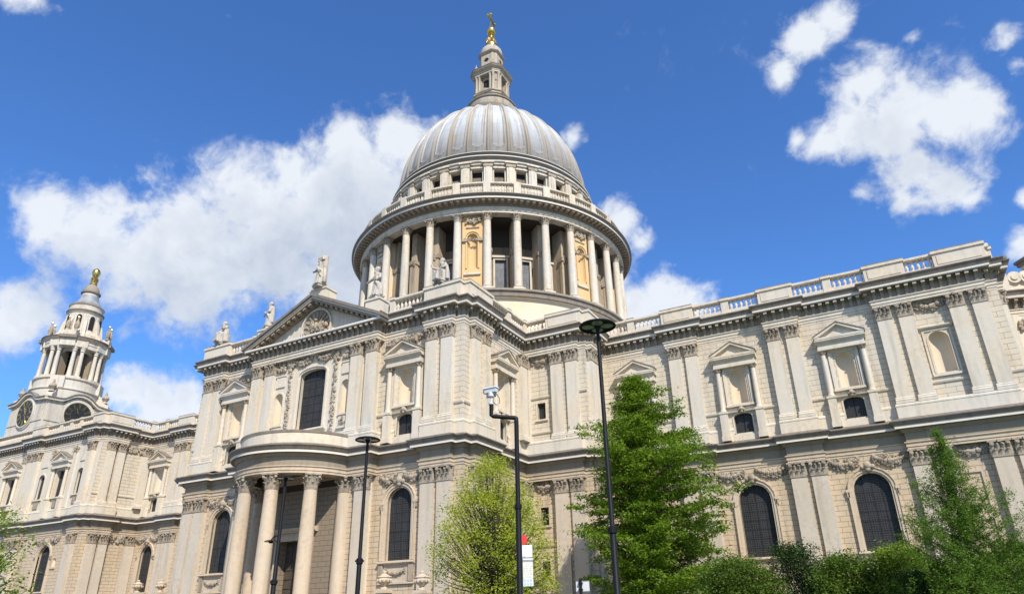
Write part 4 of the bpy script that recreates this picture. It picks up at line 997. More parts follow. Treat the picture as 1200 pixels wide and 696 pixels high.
# ---- lantern
m = MB(); late = MB()
m.lathe((0, 0), [(3.3, 82.3), (4.1, 83.2), (4.1, 85.0), (4.45, 85.6), (4.45, 87.2), (4.65, 87.4), (4.65, 87.7), (4.2, 88.1), (3.9, 88.3), (3.9, 89.1), (4.1, 89.3), (4.0, 89.5), (3.4, 89.8)], 40, None, mats=['stone_frieze', 'stone_frieze', 'stone_frieze', 'stone_lantern', 'stone_weathered', 'stone_weathered', 'stone_weathered', 'stone_lantern', 'stone_lantern', 'stone_lantern', 'stone_weathered', 'stone_lantern'])
def chsq(s_, c_): return [(s_, -s_+c_), (s_-c_, -s_), (-s_+c_, -s_), (-s_, -s_+c_), (-s_, s_-c_), (-s_+c_, s_), (s_-c_, s_), (s_, s_-c_)]
def block(s_, c_, z0, z1, mat): m.sweep(chsq(s_, c_), [(-s_*.99, z0), (0, z0), (0, z1), (-s_*.99, z1)], mat, closed=True)
block(2.95, 1.1, 89.5, 91.0, 'stone_lantern'); block(3.1, 1.1, 91.0, 91.35, 'stone_lantern')
block(1.9, .75, 91.3, 96.2, 'stone_lantern')
for q in range(4):
    f = polar(q*90., 0)
    m.prism(f, [(-1.6, 91.35), (1.6, 91.35), (0, 92.2)], 2.4, 3.2, 'stone_lantern')
    m.box(f, -.62, .62, 1.5, 1.93, 91.6, 95.2, 'dark_void'); ring(m, f, 0, .62, 91.6, 94.7, 95.3, .18, 1.88, 2.05, 'stone_lantern')
    for u in (-1.75, -1.15, 1.15, 1.75):
        p = f.p(u, 2.5, 0); m.lathe((p[0], p[1]), [(.34, 91.35), (.34, 91.6), (.26, 91.8), (.22, 95.6), (.34, 96.0), (.34, 96.1)], 10, 'stone_lantern')
    m.box(f, -2.1, -.85, 1.8, 2.3, 91.35, 96.1, 'stone_lantern'); m.box(f, .85, 2.1, 1.8, 2.3, 91.35, 96.1, 'stone_lantern')
    f2 = polar(q*90+45., 0); m.box(f2, -.62, .62, 1.6, 3.0, 91.35, 96.1, 'stone_lantern'); m.blob(f2.p(0, 3.05, 94.2), .22, 'stone_carved')
    for s_ in (-.9, .9):
        p = f2.p(s_*.6, 3.1, 0); late.lathe((p[0], p[1]), [(.3, 94.5), (.16, 94.8), (.32, 95.2), (.24, 95.6), (.1, 95.8), (.12, 96.0), (.02, 96.4)], 8, 'stone_carved')
m.sweep(chsq(2.85, 1.0), [(-1.5, 96.1), (0, 96.1), (0, 96.5), (.06, 96.5), (.06, 96.9), (.2, 97.05), (.5, 97.15), (.52, 97.4), (.62, 97.6), (-.2, 97.75), (-2.8, 97.8)], ['stone_lantern']*6+['stone_weathered']*4, closed=True)
block(1.85, .7, 97.7, 98.9, 'stone_lantern')
for q in range(4):
    f = polar(q*90., 0); pr_ = [(.42*math.cos(a), 97.4+.42*math.sin(a)) for a in [2*PI*i/14 for i in range(14)]]; late.prism(f, pr_, 1.7, 1.88, 'dark_void')
    ring(late, f, 0, .42, 97.4, 97.4, 97.82, .14, 1.84, 1.95, 'stone_carved'); late.prism(f, [(-1.0, 95.2), (1.0, 95.2), (1.0, 96.6), (-1.0, 96.6)], 1.8, 1.93, 'stone_lantern')
m.sweep(chsq(1.85, .7), [(-.5, 98.9), (.05, 98.9), (.35, 99.15), (.38, 99.35), (-.1, 99.5), (-1.8, 99.55)], ['stone_lantern', 'stone_lantern', 'stone_weathered', 'stone_weathered', 'stone_lantern'], closed=True)
m.lathe((0, 0), [(2.15, 99.4), (2.15, 99.9), (2.0, 100.8), (1.5, 101.5), (1.05, 101.9), (1.0, 102.1), (.8, 102.2)], 20, 'stone_lantern')
KZ = ([82., 85.6, 88.3, 89.5, 91.35, 96.1, 97.8, 98.9, 112.], [82., 84.9, 87.0, 87.6, 88.8, 93.1, 94.7, 98.9, 112.])
m.v = [(v[0], v[1], float(np.interp(v[2], *KZ))) for v in m.v]; m.add(late.v, [], 'stone_lantern')
o_ = len(m.v)-len(late.v); m.f += [[q+o_ for q in f_] for f_ in late.f]; m.m += late.m; m.s += late.s
la = m.build('lantern', cath)
m = MB()
m.lathe((0, 0), [(1.1, 102.0), (1.15, 102.5), (1.0, 102.95), (.8, 103.1), (.55, 103.7), (.4, 104.5), (.45, 104.9), (.7, 105.1), (.35, 105.3)], 16, 'gold')
for k in range(4):
    f = polar(45+k*90, 0); m.tube([f.p(0, 1.0, 102.9), f.p(0, .85, 103.8), f.p(0, .5, 104.6)], [.16, .2, .1], 8, 'gold')
m.blob((0, 0, 106.25), .92, 'gold', seg=20, rings=14)
m.lathe((0, 0), [(.3, 107.2), (.42, 107.4), (.2, 107.6)], 12, 'gold')
fcx = Fr((0, 0), (0, 1))
m.prism(fcx, [(-.17, 107.5), (.17, 107.5), (.13, 109.2), (.9, 109.05), (1.35, 108.95), (1.35, 109.85), (.9, 109.65), (.14, 109.5), (.2, 110.5), (.45, 110.95), (.3, 111.1), (-.3, 111.1), (-.45, 110.95), (-.2, 110.5), (-.14, 109.5), (-.9, 109.65), (-1.35, 109.85), (-1.35, 108.95), (-.9, 109.05), (-.13, 109.2)], -.14, .14, 'gold')
for c_ in ((0, 110.9), (1.3, 109.4), (-1.3, 109.4)): m.blob(fcx.p(c_[0], 0, c_[1]), .28, 'gold', (1, 1, 1), 8, 6)
m.build('ball_and_cross', la)

# ---- clock tower
TC = (-76.96, -20.96); mb = MB(); S = 'stone_tower'; hs = 5.3
mb.box(Fr(TC, (1, 0)), -hs, hs, -hs, hs, 27, 36.6, S); mb.box(Fr(TC, (1, 0)), -hs-.5, hs+.5, -hs-.5, hs+.5, 27, 31.3, S)
mb.lathe(TC, [(5.0, 36), (5.3, 36.6), (5.3, 39.3), (5.5, 39.5), (5.5, 39.8), (5.1, 40.0), (5.1, 41.9), (5.35, 42.1), (5.35, 42.5), (3, 42.6)], 40, S)
for k in range(4):
    f = polar(k*90, 0, TC); f = Fr(f.o, f.U)
    # curved gable over the dial
    zc = 34.7; R = 2.95
    A = [(-hs+.2, 36.0)]+[(R*math.cos(PI-PI*i/12), zc+R*math.sin(PI*i/12)) for i in range(2, 11)]+[(hs-.2, 36.0), (hs-.2, 33), (-hs+.2, 33)]
    mb.prism(f, A, hs-1.5, hs+.12, S)
    prev = None
    pts = [(-hs-.3, 36.4), (-3.6, 36.5), (-2.9, 36.6)]+[((R+.1)*math.cos(PI-PI*i/12), zc+.2+(R+.1)*math.sin(PI*i/12)) for i in range(3, 10)]+[(2.9, 36.6), (3.6, 36.5), (hs+.3, 36.4)]
    for a, b in zip(pts[:-1], pts[1:]): mb.prism(f, [a, b, (b[0], b[1]+.4), (a[0], a[1]+.4)], hs-1.4, hs+.55, S); mb.prism(f, [(a[0], a[1]+.4), (b[0], b[1]+.4), (b[0], b[1]+.55), (a[0], a[1]+.55)], hs-1.4, hs+.7, 'stone_weathered')
    ring_ = [(2.75*math.cos(a), zc+2.75*math.sin(a)) for a in [2*PI*i/32 for i in range(32)]]; mb.prism(f, ring_, hs, hs+.2, S)
    # diagonal buttress scroll with urn
    f2 = polar(k*90+45, 0, TC); mb.profile(f2, [(4.8, 36.6), (7.4, 36.6), (7.3, 37.6), (6.3, 38.2), (5.9, 39.5), (4.8, 40.6)], -.5, .5, S)
    p = f2.p(0, 6.5, 0); mb.lathe(p[:2], [(.5, 38.1), (.3, 38.5), (.62, 39.3), (.5, 39.9), (.2, 40.3), (.22, 40.6), (.03, 41.2)], 10, 'stone_carved')
    mb.box(f2, -1.1, 1.1, 4.0, 5.5, 39.8, 42.5, S)
for k in range(16):
    a = rad((k//2)*45+22.5+(-7.5 if k % 2 else 7.5)); m_ = (TC[0]+4.65*math.sin(a), TC[1]-4.65*math.cos(a))
    mb.lathe(m_, [(.50, 42.5), (.50, 42.7), (.38, 42.9), (.36, 44.5), (.30, 47.5), (.42, 47.6), (.34, 47.75), (.52, 48.3), (.52, 48.4)], 12, S)
    if k % 2: f = polar((k//2)*45+22.5, 0, TC); mb.box(f, -.62, .62, 2.2, 3.9, 42.5, 48.35, 'stone_frieze'); mb.box(f, -1.15, 1.15, 3.6, 5.2, 42.45, 42.75, S); mb.box(f, -1.1, 1.1, 3.6, 5.15, 48.38, 49.6, S)
mb.lathe(TC, [(1.5, 42.5), (1.5, 49)], 24, 'stone_soot_shade')  # near-black core paints in the shade inside the tower openings
for k in range(8):
    f = polar(k*45, 0, TC); mb.box(f, -.9, .9, 1.5, 1.7, 42.6, 43.6, 'stone_soot_shade'); mb.prism(f, [(-1.2, 48.4), (-1.2, 47.0), (-.95, 47.0)]+[(.95*math.cos(PI-PI*q/8), 47.0+.9*math.sin(PI*q/8)) for q in range(1, 8)]+[(.95, 47.0), (1.2, 47.0), (1.2, 48.4)], 3.2, 3.7, S)
    f2 = polar(k*45+22.5, 0, TC); mb.box(f2, -.22, .22, 2.7, 2.86, 52.2, 54.6, S)
mb.lathe(TC, [(2.9, 48.3), (5.0, 48.3), (5.0, 48.9), (5.1, 49.0), (5.1, 49.5), (5.3, 49.65), (5.45, 49.7), (5.5, 49.95), (5.65, 50.15), (5.1, 50.3), (2.5, 50.5)], 40, None, mats=[S, S, S, S, S, S, 'stone_weathered', 'stone_weathered', 'stone_weathered', S])
for k in range(4):
    f2 = polar(k*90+45, 0, TC); mb.box(f2, -1.2, 1.2, 4.0, 5.35, 48.4, 49.7, S); mb.box(f2, -1.4, 1.4, 4.0, 5.8, 49.7, 50.2, 'stone_weathered')
    mb.box(f2, -.9, .9, 4.0, 5.2, 50.2, 51.1, S)
    for u in (-.75, .62):
        p = f2.p(u, 4.7, 0); mb.lathe(p[:2], [(.4, 51.1), (.22, 51.4), (.46, 52.0), (.34, 52.5), (.12, 52.8), (.16, 53.1)], 8, 'stone_carved'); mb.blob((p[0], p[1], 53.25), .2, 'gold', seg=6, rings=5)
mb.lathe(TC, [(3.4, 50.3), (3.4, 51.3), (3.0, 51.5), (2.75, 52.0), (2.75, 54.7), (3.0, 54.9), (3.1, 55.2), (2.9, 55.4), (2.7, 55.5), (2.75, 56.2), (2.95, 56.4), (2.8, 56.6), (2.3, 57.0)], 24, None, mats=[S]*5+['stone_weathered']*2+[S]*3+['stone_weathered']*2)
for k in range(8):
    f = polar(k*45, 0, TC); mb.box(f, -.42, .42, 2.5, 2.79, 52.2, 54.0, 'dark_void'); rr = [(.42*math.cos(a), 54.0+.42*math.sin(a)) for a in [PI*i/8 for i in range(9)]]; mb.prism(f, rr, 2.5, 2.79, 'dark_void')
    f = polar(k*45+22.5, 0, TC); mb.profile(f, [(2.6, 50.4), (4.4, 50.4), (4.3, 51.0), (3.5, 51.6), (3.2, 53.2), (2.6, 54.4)], -.28, .28, S)
mb.lathe(TC, [(2.6, 56.4), (2.5, 56.8), (2.05, 57.3), (1.65, 58.0), (1.4, 58.9), (1.4, 59.3), (1.65, 59.4), (1.65, 59.65), (1.35, 59.7), (1.3, 60.3), (1.05, 60.9), (.6, 61.3), (.5, 61.5)], 24, None, mats=['lead_roof']*4+[S, 'stone_weathered', 'stone_weathered']+['stone_frieze']*5)
KT = ([0., 38.8, 39.8, 42.5, 48.4, 50.2, 52.2, 55.2, 70.], [0., 38.8, 39.3, 41.4, 47.1, 49.0, 51.4, 55.1, 70.])
mb.v = [(v[0], v[1], float(np.interp(v[2], *KT))) for v in mb.v]
ct = mb.build('clock_tower', cath)
m = MB()
m.lathe(TC, [(.6, 61.4), (.62, 61.7), (.4, 61.9), (.35, 62.4), (.5, 62.7), (.3, 62.9), (.42, 63.1), (.62, 63.5), (.72, 64.0), (.62, 64.5), (.3, 64.85), (.02, 65.0)], 14, 'gold')
for k in range(6):
    f = polar(k*60, 0, TC); m.tube([f.p(0, .5, 61.9), f.p(0, .62, 62.5), f.p(0, .4, 63.0)], [.12, .16, .06], 6, 'gold')
m.build('pineapple_finial', ct)
for k in range(4):
    m = MB(); zc = 34.7
    disc = lambda r_: [(r_*math.cos(a), zc+r_*math.sin(a)) for a in [2*PI*i/40 for i in range(40)]]
    m.prism(LOC, disc(2.3), .2, .26, 'clock_black')
    for i in range(40):
        a0, a1 = 2*PI*i/40, 2*PI*(i+1)/40
        for r0, r1, mt in ((2.3, 2.5, S), (1.2, 1.27, 'gold'), (2.16, 2.22, 'gold')): m.prism(LOC, [(r_*math.cos(a), zc+r_*math.sin(a)) for r_, a in ((r0, a0), (r1, a0), (r1, a1), (r0, a1))], .2, .34 if r0 > 2.25 else .29, mt)
    for i in range(12):
        a = 2*PI*i/12
        for off in ((-.12, .0, .12) if i % 3 else (-.16, -.05, .06, .16)):
            c_, s_ = math.cos(a), math.sin(a)
            m.prism(LOC, [(r_*c_-q*s_, zc+r_*s_+q*c_) for r_, q in ((1.35, off*.7-.03), (2.1, off-.04), (2.1, off+.04), (1.35, off*.7+.03))], .26, .3, 'gold')
    def hand(deg, L, w_): 
        a = rad(90-deg); c_, s_ = math.cos(a), math.sin(a)
        m.prism(LOC, [(r_*c_-q*s_, zc+r_*s_+q*c_) for r_, q in ((-.4, -w_), (L*.8, -w_), (L, 0), (L*.8, w_), (-.4, w_))], .32, .37, 'gold')
    hand(342, 1.35, .11); hand(150, 2.0, .07)
    f = polar(k*90, 5.3, TC); m.build('clock_dial', ct, f.p(0, 0, 0), f.ang())

# ------------------------------------------------------------------ helpers for things placed by sight line and distance
def at(u, v, Dh):
    d = px_dir(u, v); h = math.hypot(d.x, d.y); return CAM+d*(Dh/h)
def at_y(u, v, Y):
    d = px_dir(u, v); return CAM+d*((Y-CAM.y)/d.y)

# ------------------------------------------------------------------ statues
def robe(mb, rings_, mat, seg=22, folds=7, amp=.06, ph=0.):
    V = []; F = []
    for i, (cx, cy, z, rx, ry) in enumerate(rings_):
        for k in range(seg):
            a = 2*PI*k/seg; f = 1+amp*math.sin(folds*a+ph+z*1.3)*(1. if i < len(rings_)-3 else .3)
            V.append((cx+rx*f*math.cos(a), cy+ry*f*math.sin(a), z))
    n = len(rings_)
    for i in range(n-1):
        for k in range(seg): F.append((i*seg+k, i*seg+(k+1) % seg, (i+1)*seg+(k+1) % seg, (i+1)*seg+k))
    F += [tuple(range(seg-1, -1, -1)), tuple(range((n-1)*seg, n*seg))]
    mb.add(V, F, mat, True)
def arm(mb, pts, r0, mat, hand=True):
    mb.tube(pts, [r0*1.25, r0*1.05, r0*.8, r0*.6][:len(pts)], 8, mat)
    if hand: mb.blob(pts[-1], r0*.85, mat, (1, .8, 1.1), 7, 5)
def head(mb, x, y, z, s, mat, yaw=0., beard=True):
    c, q = math.cos(yaw), math.sin(yaw)
    mb.blob((x, y, z), .27*s, mat, (.82, .92, 1.15), 12, 9)
    fx, fy = x+(-q)*.0-(-q)*0, y
    f = Vector((math.sin(yaw), -math.cos(yaw), 0)); r = Vector((math.cos(yaw), math.sin(yaw), 0)); o = Vector((x, y, z))
    p = o+f*.25*s; mb.blob(p, .065*s, mat, (1, 1, 1.5), 6, 5)                     # nose
    for k in (-1, 1): mb.blob(o+f*.2*s+r*(k*.1*s)+Vector((0, 0, .07*s)), .055*s, mat, seg=6, rings=4)   # brow
    mb.blob(o-f*.06*s+Vector((0, 0, .1*s)), .27*s, mat, (1, 1, .95), 10, 7)        # hair
    if beard: mb.blob(o+f*.15*s-Vector((0, 0, .22*s)), .16*s, mat, (1, .9, 1.3), 8, 6)
    mb.tube([(x, y, z-.5*s), (x, y, z-.1*s)], [.14*s, .13*s], 8, mat)
def finish_statue(mb, root, vox=.05):
    o = mb.build('figure', root)
    md = o.modifiers.new('weld', 'REMESH'); md.mode = 'VOXEL'; md.voxel_size = vox; md.use_smooth_shade = True
    return o
SM = 'stone_statue'
def plinth(root, z0, z1, a):
    m = MB(); m.box(LOC, -a, a, -a*.8, a*.8, z0, z1-.12, SM); m.box(LOC, -a-.08, a+.08, -a*.8-.08, a*.8+.08, z1-.12, z1, SM); m.build('plinth', root)
def standing(loc, label, yaw, variant, H=3.5, base=.45):
    r = empty('statue', loc, label, 'statue', 'stone statues on the transept roof', yaw); mb = MB(); s = (H-base)/3.05; b = base
    plinth(r, 0, base, .62)
    Z = lambda z: b+z*s
    robe(mb, [(0, .02, Z(-.02), .56*s, .44*s), (.02, .02, Z(.15), .53*s, .42*s), (.0, .0, Z(.7), .44*s, .36*s), (-.02, 0, Z(1.25), .42*s, .34*s), (-.04, 0, Z(1.6), .38*s, .30*s), (-.04, 0, Z(1.95), .42*s, .31*s), (-.03, 0, Z(2.25), .47*s, .29*s), (-.03, 0, Z(2.42), .34*s, .22*s), (-.03, 0, Z(2.5), .15*s, .14*s)], SM, ph=variant*1.7, amp=.10)
    for k in range(7):          # hanging folds
        a = -PI/2+(k-3)*.42; mb.tube([(.40*s*math.cos(a), .34*s*math.sin(a), Z(1.5)), (.47*s*math.cos(a+.05), .40*s*math.sin(a+.05), Z(.7)), (.55*s*math.cos(a-.04), .45*s*math.sin(a-.04), Z(.0))], [.05, .08, .1], 6, SM)
    mb.tube([(-.45*s, -.1, Z(2.2)), (0, -.36*s, Z(1.75)), (.4*s, -.28*s, Z(1.2)), (.5*s, -.1*s, Z(.6))], [.12, .15, .16, .08], 8, SM)    # mantle across the chest
    head(mb, -.06*s, -.06*s, Z(2.83), s, SM, -.5)
    for k in (-1, 1): mb.blob((k*.2*s, -.42*s, Z(.05)), .15*s, SM, (.8, 1.5, .7), 8, 5)
    if variant == 0:            # reaching out to the left, great slab and cloak behind the right side
        arm(mb, [(-.42*s, 0, Z(2.3)), (-.62*s, -.1, Z(1.85)), (-1.0*s, -.2, Z(1.78)), (-1.25*s, -.22, Z(1.86))], .15*s, SM)
        arm(mb, [(.40*s, 0, Z(2.3)), (.55*s, -.1, Z(2.55)), (.42*s, -.15, Z(2.95))], .15*s, SM)
        mb.box(LOC, .12*s, .55*s, -.45*s, .02, b, Z(3.05), SM); mb.tube([(.3*s, .2*s, Z(2.0)), (.62*s, .15*s, Z(1.0)), (.72*s, .1*s, b)], [.16, .22, .26], 8, SM)
        mb.tube([(.35*s, -.35*s, Z(1.55)), (.56*s, -.32*s, Z(1.3)), (.38*s, -.3*s, Z(1.05)), (.55*s, -.28*s, Z(.75))], [.07, .1, .1, .06], 6, SM)
    elif variant == 1:          # arms folded across, looking left, heavy cloak
        arm(mb, [(-.44*s, 0, Z(2.25)), (-.55*s, -.25, Z(1.8)), (-.3*s, -.5, Z(1.75)), (-.62*s, -.5, Z(1.95))], .15*s, SM)
        arm(mb, [(.42*s, 0, Z(2.25)), (.5*s, -.25, Z(1.75)), (.0*s, -.5, Z(1.55)), (-.55*s, -.55, Z(1.45))], .15*s, SM)
        robe(mb, [(.2*s, .15, Z(.4), .42*s, .3*s), (.22*s, .15, Z(1.4), .38*s, .3*s), (.2*s, .15, Z(2.3), .36*s, .26*s), (.12*s, .1, Z(2.55), .2*s, .16*s)], SM)
        mb.blob((-.12*s, .0, Z(3.08)), .12*s, SM)
    else:                       # arm stretched straight out to the left, book in the other
        arm(mb, [(-.42*s, 0, Z(2.25)), (-.75*s, -.15, Z(2.05)), (-1.15*s, -.25, Z(1.92)), (-1.5*s, -.3, Z(1.88))], .15*s, SM)
        arm(mb, [(.42*s, 0, Z(2.25)), (.58*s, -.1, Z(1.8)), (.35*s, -.4, Z(1.6))], .15*s, SM)
        mb.box(LOC, .1*s, .5*s, .3*s, .48*s, Z(1.5), Z(1.95), SM)
        robe(mb, [(.45*s, .1, b, .3*s, .28*s), (.48*s, .08, Z(.6), .26*s, .24*s), (.42*s, .06, Z(1.3), .2*s, .2*s)], SM)
    finish_statue(mb, r); return r
def seated(loc, label, yaw, variant, H=2.75, base=.3):
    r = empty('statue', loc, label, 'statue', 'stone statues on the transept roof', yaw); mb = MB(); s = (H-base)/2.4; b = base
    plinth(r, 0, base, .62); Z = lambda z: b+z*s
    mb.box(LOC, -.5*s, .55*s, -.55*s, .25*s, b, Z(.95), SM)
    robe(mb, [(0, -.45*s, Z(0), .52*s, .34*s), (0, -.48*s, Z(.4), .50*s, .32*s), (0, -.42*s, Z(.85), .50*s, .36*s), (0, -.25*s, Z(1.1), .48*s, .36*s), (0, .08*s, Z(1.25), .42*s, .32*s), (0, .15*s, Z(1.6), .42*s, .3*s), (0, .15*s, Z(1.9), .45*s, .27*s), (0, .12*s, Z(2.05), .25*s, .2*s)], SM, amp=.09)
    for k in (-1, 1): mb.tube([(k*.25*s, .05*s, Z(1.1)), (k*.33*s, -.6*s, Z(1.02)), (k*.3*s, -.62*s, Z(.1))], [.22*s, .2*s, .14*s], 9, SM)
    for k in range(5): mb.tube([(-.3*s+.15*k*s, -.74*s, Z(.95)), (-.36*s+.17*k*s, -.82*s, Z(.05))], [.05, .09], 6, SM)
    head(mb, -.03*s, -.0*s, Z(2.3), s*.95, SM, -.4)
    if variant == 0:
        arm(mb, [(-.4*s, .1, Z(1.9)), (-.62*s, -.2, Z(1.6)), (-.9*s, -.55*s, Z(1.75)), (-1.0*s, -.6*s, Z(2.0))], .14*s, SM); mb.blob((-1.02*s, -.6*s, Z(2.1)), .13*s, SM)
        arm(mb, [(.4*s, .1, Z(1.9)), (.6*s, 0, Z(1.5)), (.4*s, -.45*s, Z(1.25))], .14*s, SM)
        mb.tube([(.5*s, .2*s, Z(1.7)), (.7*s, .2*s, Z(.9)), (.75*s, .15*s, Z(.05))], [.16, .2, .22], 8, SM)
    else:
        arm(mb, [(-.42*s, .1, Z(1.9)), (-.62*s, -.15, Z(1.5)), (-.5*s, -.55*s, Z(1.2))], .15*s, SM)
        arm(mb, [(.42*s, .1, Z(1.9)), (.72*s, -.1, Z(1.6)), (.6*s, -.4*s, Z(1.85))], .15*s, SM)
        mb.box(LOC, .3*s, .8*s, .25*s, .45*s, Z(1.45), Z(1.95), SM)
        robe(mb, [(.55*s, .1, b, .38*s, .4*s), (.58*s, .08, Z(.7), .33*s, .36*s), (.5*s, .05, Z(1.6), .25*s, .25*s)], SM)
        robe(mb, [(-.5*s, .1, b, .36*s, .4*s), (-.5*s, .08, Z(.7), .3*s, .33*s), (-.4*s, .05, Z(1.7), .22*s, .25*s)], SM)
    finish_statue(mb, r); return r
standing((0.2, YT-1.3, PZ+PR+1.15), 'tallest statue, on the apex of the triangular pediment, reaching out one arm', -.35, 0, 3.75, .35)
standing((-8.0, YT-.3, 31.4), 'robed statue with folded arms rising behind the sloping left edge of the pediment', -.5, 1, 3.45)
standing((7.4, YT-.3, 31.4), 'standing statue with an outstretched arm in front of the columns of the drum', -.35, 2, 3.8)
seated((-15.6, YT-.25, 31.16), 'bulky seated statue on the outer corner pedestal nearest the clock tower', -.3, 1, 2.85)
seated((15.5, YT-.25, 31.16), 'seated statue raising a hand on the corner pedestal below the ochre niche of the drum', -.45, 0, 2.75)

# ------------------------------------------------------------------ urns on gate piers
def urn_pier(x, y, ztop, label):
    r = empty('urn_pier', (x, y, 0), label, 'stone urn', 'stone urns on gate piers'); zb = ztop-1.35
    m = MB(); m.box(LOC, -.42, .42, -.42, .42, 0, zb-.25, 'stone_lower'); m.box(LOC, -.52, .52, -.52, .52, zb-.25, zb-.1, 'stone_lower'); m.box(LOC, -.46, .46, -.46, .46, zb-.1, zb, 'stone_lower'); m.box(LOC, -.5, .5, -.5, .5, 0, .5, 'stone_lower'); m.build('pier', r)
    m = MB(); m.lathe((0, 0), [(.3, zb), (.3, zb+.1), (.16, zb+.2), (.2, zb+.28), (.42, zb+.45), (.53, zb+.65), (.5, zb+.82), (.56, zb+.86), (.54, zb+.92), (.36, zb+.98), (.22, zb+1.08), (.12, zb+1.14), (.16, zb+1.22), (.10, zb+1.33), (.01, zb+1.35)], 18, 'stone_lower')
    for k in range(10): p = polar(k*36, .5); m.blob(p.p(0, 0, zb+.62), .1, 'stone_lower', (1, 1, 1.6), 6, 5)
    m.build('urn', r)
for u, v, Y, lb in ((451, 668, -42., 'carved stone urn below the right arched window of the transept, beside the portico'), (495, 668, -42., 'carved stone urn just left of the yellow green tree'),
                    (163, 679, -33., 'carved stone urn at lower left, in front of the narrow arched nave window'), (190, 678, -33., 'carved stone urn at the foot of the left transept corner')):
    p = at_y(u, v, Y); urn_pier(p.x, p.y, p.z, lb)

# ------------------------------------------------------------------ lamp posts, camera pole, bus stop, sign
def facing(x, y): return math.atan2(CAM.y-y, CAM.x-x)+PI/2      # local -y looks at the camera's side
def lamp(u, v, Dh, Rh, label, collar=.35, low=None, rp=.075):
    top = at(u, v, Dh); H = top.z; r = empty('lamp_post', (top.x, top.y, 0), label, 'lamp post', 'black disc headed lamp posts', facing(top.x, top.y))
    m = MB(); K = 'black_iron'
    m.lathe((0, 0), [(.16, 0), (.16, .9), (.13, 1.0), (rp*1.25, 1.05), (rp*1.25, H*collar), (rp*1.0, H*collar+.05), (rp*.8, H-.25), (rp*.6, H-.05)], 14, K)
    m.lathe((0, 0), [(rp*1.25, H*collar-.12), (rp*1.75, H*collar-.09), (rp*1.75, H*collar+.06), (rp*1.2, H*collar+.1)], 14, K)
    m.box(LOC, -.16, .16, -.03, .03, H*collar-.03, H*collar+.03, K)
    m.build('pole', r)
    def disc(cx, z, R):
        m = MB(); m.lathe((cx, 0), [(.05, z+.20*R), (R*.35, z+.19*R), (R*.75, z+.12*R), (R*.96, z+.03*R), (R, z-.03*R), (R*.98, z-.07*R), (R*.88, z-.075*R), (R*.88, z-.03*R), (.05, z-.03*R)], 36, K)
        m.lathe((cx, 0), [(rp*.8, z-.28*R), (rp*1.3, z-.1*R), (R*.2, z-.02*R)], 14, K)
        for k in range(4): f = polar(k*90+45, 0, (cx, 0)); m.box(f, -.03*R, .03*R, 0, R*.9, z-.06*R, z-.03*R, K)
        o = m.build('lamp_head', r)
        g = MB()
        for k in range(4):
            f = polar(k*90, 0, (cx, 0)); P = []
            for i in range(16):
                a = 2*PI*i/16; P.append((R*.50+.34*R*math.cos(a), .30*R*math.sin(a)))
            n = len(P); vs = [f.p(q[1], q[0], z-.045*R) for q in P]+[f.p(q[1], q[0], z-.035*R) for q in P]
            g.add(vs, [tuple(range(n-1, -1, -1)), tuple(range(n, 2*n))]+[(i, (i+1) % n, n+(i+1) % n, n+i) for i in range(n)], 'lamp_glass')
        g.build('diffuser', o)
    disc(0, H, Rh)
    if low:
        m = MB(); m.tube([(0, 0, low+.25), (-.2, 0, low+.22), (-.32, 0, low+.05)], [.04, .035, .03], 8, K); m.build('bracket', r); disc(-.32, low, Rh*.62)
    return r
lamp(700, 382, 20, .60, 'tall black lamp post with a wide disc head in front of the dark conifer', .38)
lamp(431, 515, 26, .48, 'slim black lamp post with a disc head right of the curved portico', .45, rp=.07)
p3 = at(330, 634, 33); lamp(335, 560, 33, .46, 'black lamp post with a second lower disc, standing before the portico columns', .42, low=p3.z, rp=.085)
# camera pole
tp = at(605, 490, 24); r = empty('camera_pole', (tp.x, tp.y, 0), 'black cranked pole carrying a white security camera, in front of the yellow green tree', 'security camera', rz=math.atan2(rt0.y, rt0.x))
H = tp.z; m = MB(); m.lathe((0, 0), [(.15, 0), (.15, 1.2), (.105, 1.3), (.10, H*.62), (.085, H*.63), (.085, H-.1)], 14, 'black_iron'); m.lathe((0, 0), [(.1, H*.62-.1), (.13, H*.62-.08), (.13, H*.62+.05), (.09, H*.62+.08)], 14, 'black_iron'); m.build('pole', r)
m = MB(); m.tube([(0, 0, H-.14), (0, 0, H), (-.06, 0, H+.02), (-.86, 0, H+.10), (-.92, 0, H+.14), (-.92, 0, H+.55)], [.085, .085, .08, .075, .075, .075], 10, 'black_iron'); m.build('arm', r)
m = MB(); zc = H+.55
m.lathe((-.92, 0), [(.10, zc), (.10, zc+.06), (.045, zc+.08), (.045, zc+.28), (.12, zc+.3), (.12, zc+.46), (.08, zc+.5)], 12, 'grey_plastic')
P = Fr((-.92, 0), (math.cos(-.5), math.sin(-.5)))
m.profile(P, [(-.09, zc+.45), (.09, zc+.45), (.10, zc+.61), (-.10, zc+.61)], -.25, .24, 'grey_plastic')
m.profile(P, [(-.13, zc+.613), (.13, zc+.613), (.13, zc+.65), (-.13, zc+.65)], -.33, .27, 'white_panel'); m.box(P, -.30, .1, -.2, -.14, zc+.34, zc+.46, 'grey_plastic')
hd = m.build('camera', r)
m = MB(); 
c_ = P.p(-.34, 0, zc+.53); m.tube([P.p(-.24, 0, zc+.53), P.p(-.30, 0, zc+.53)], [.085, .085], 12, 'lens_glass'); m.build('lens', hd)
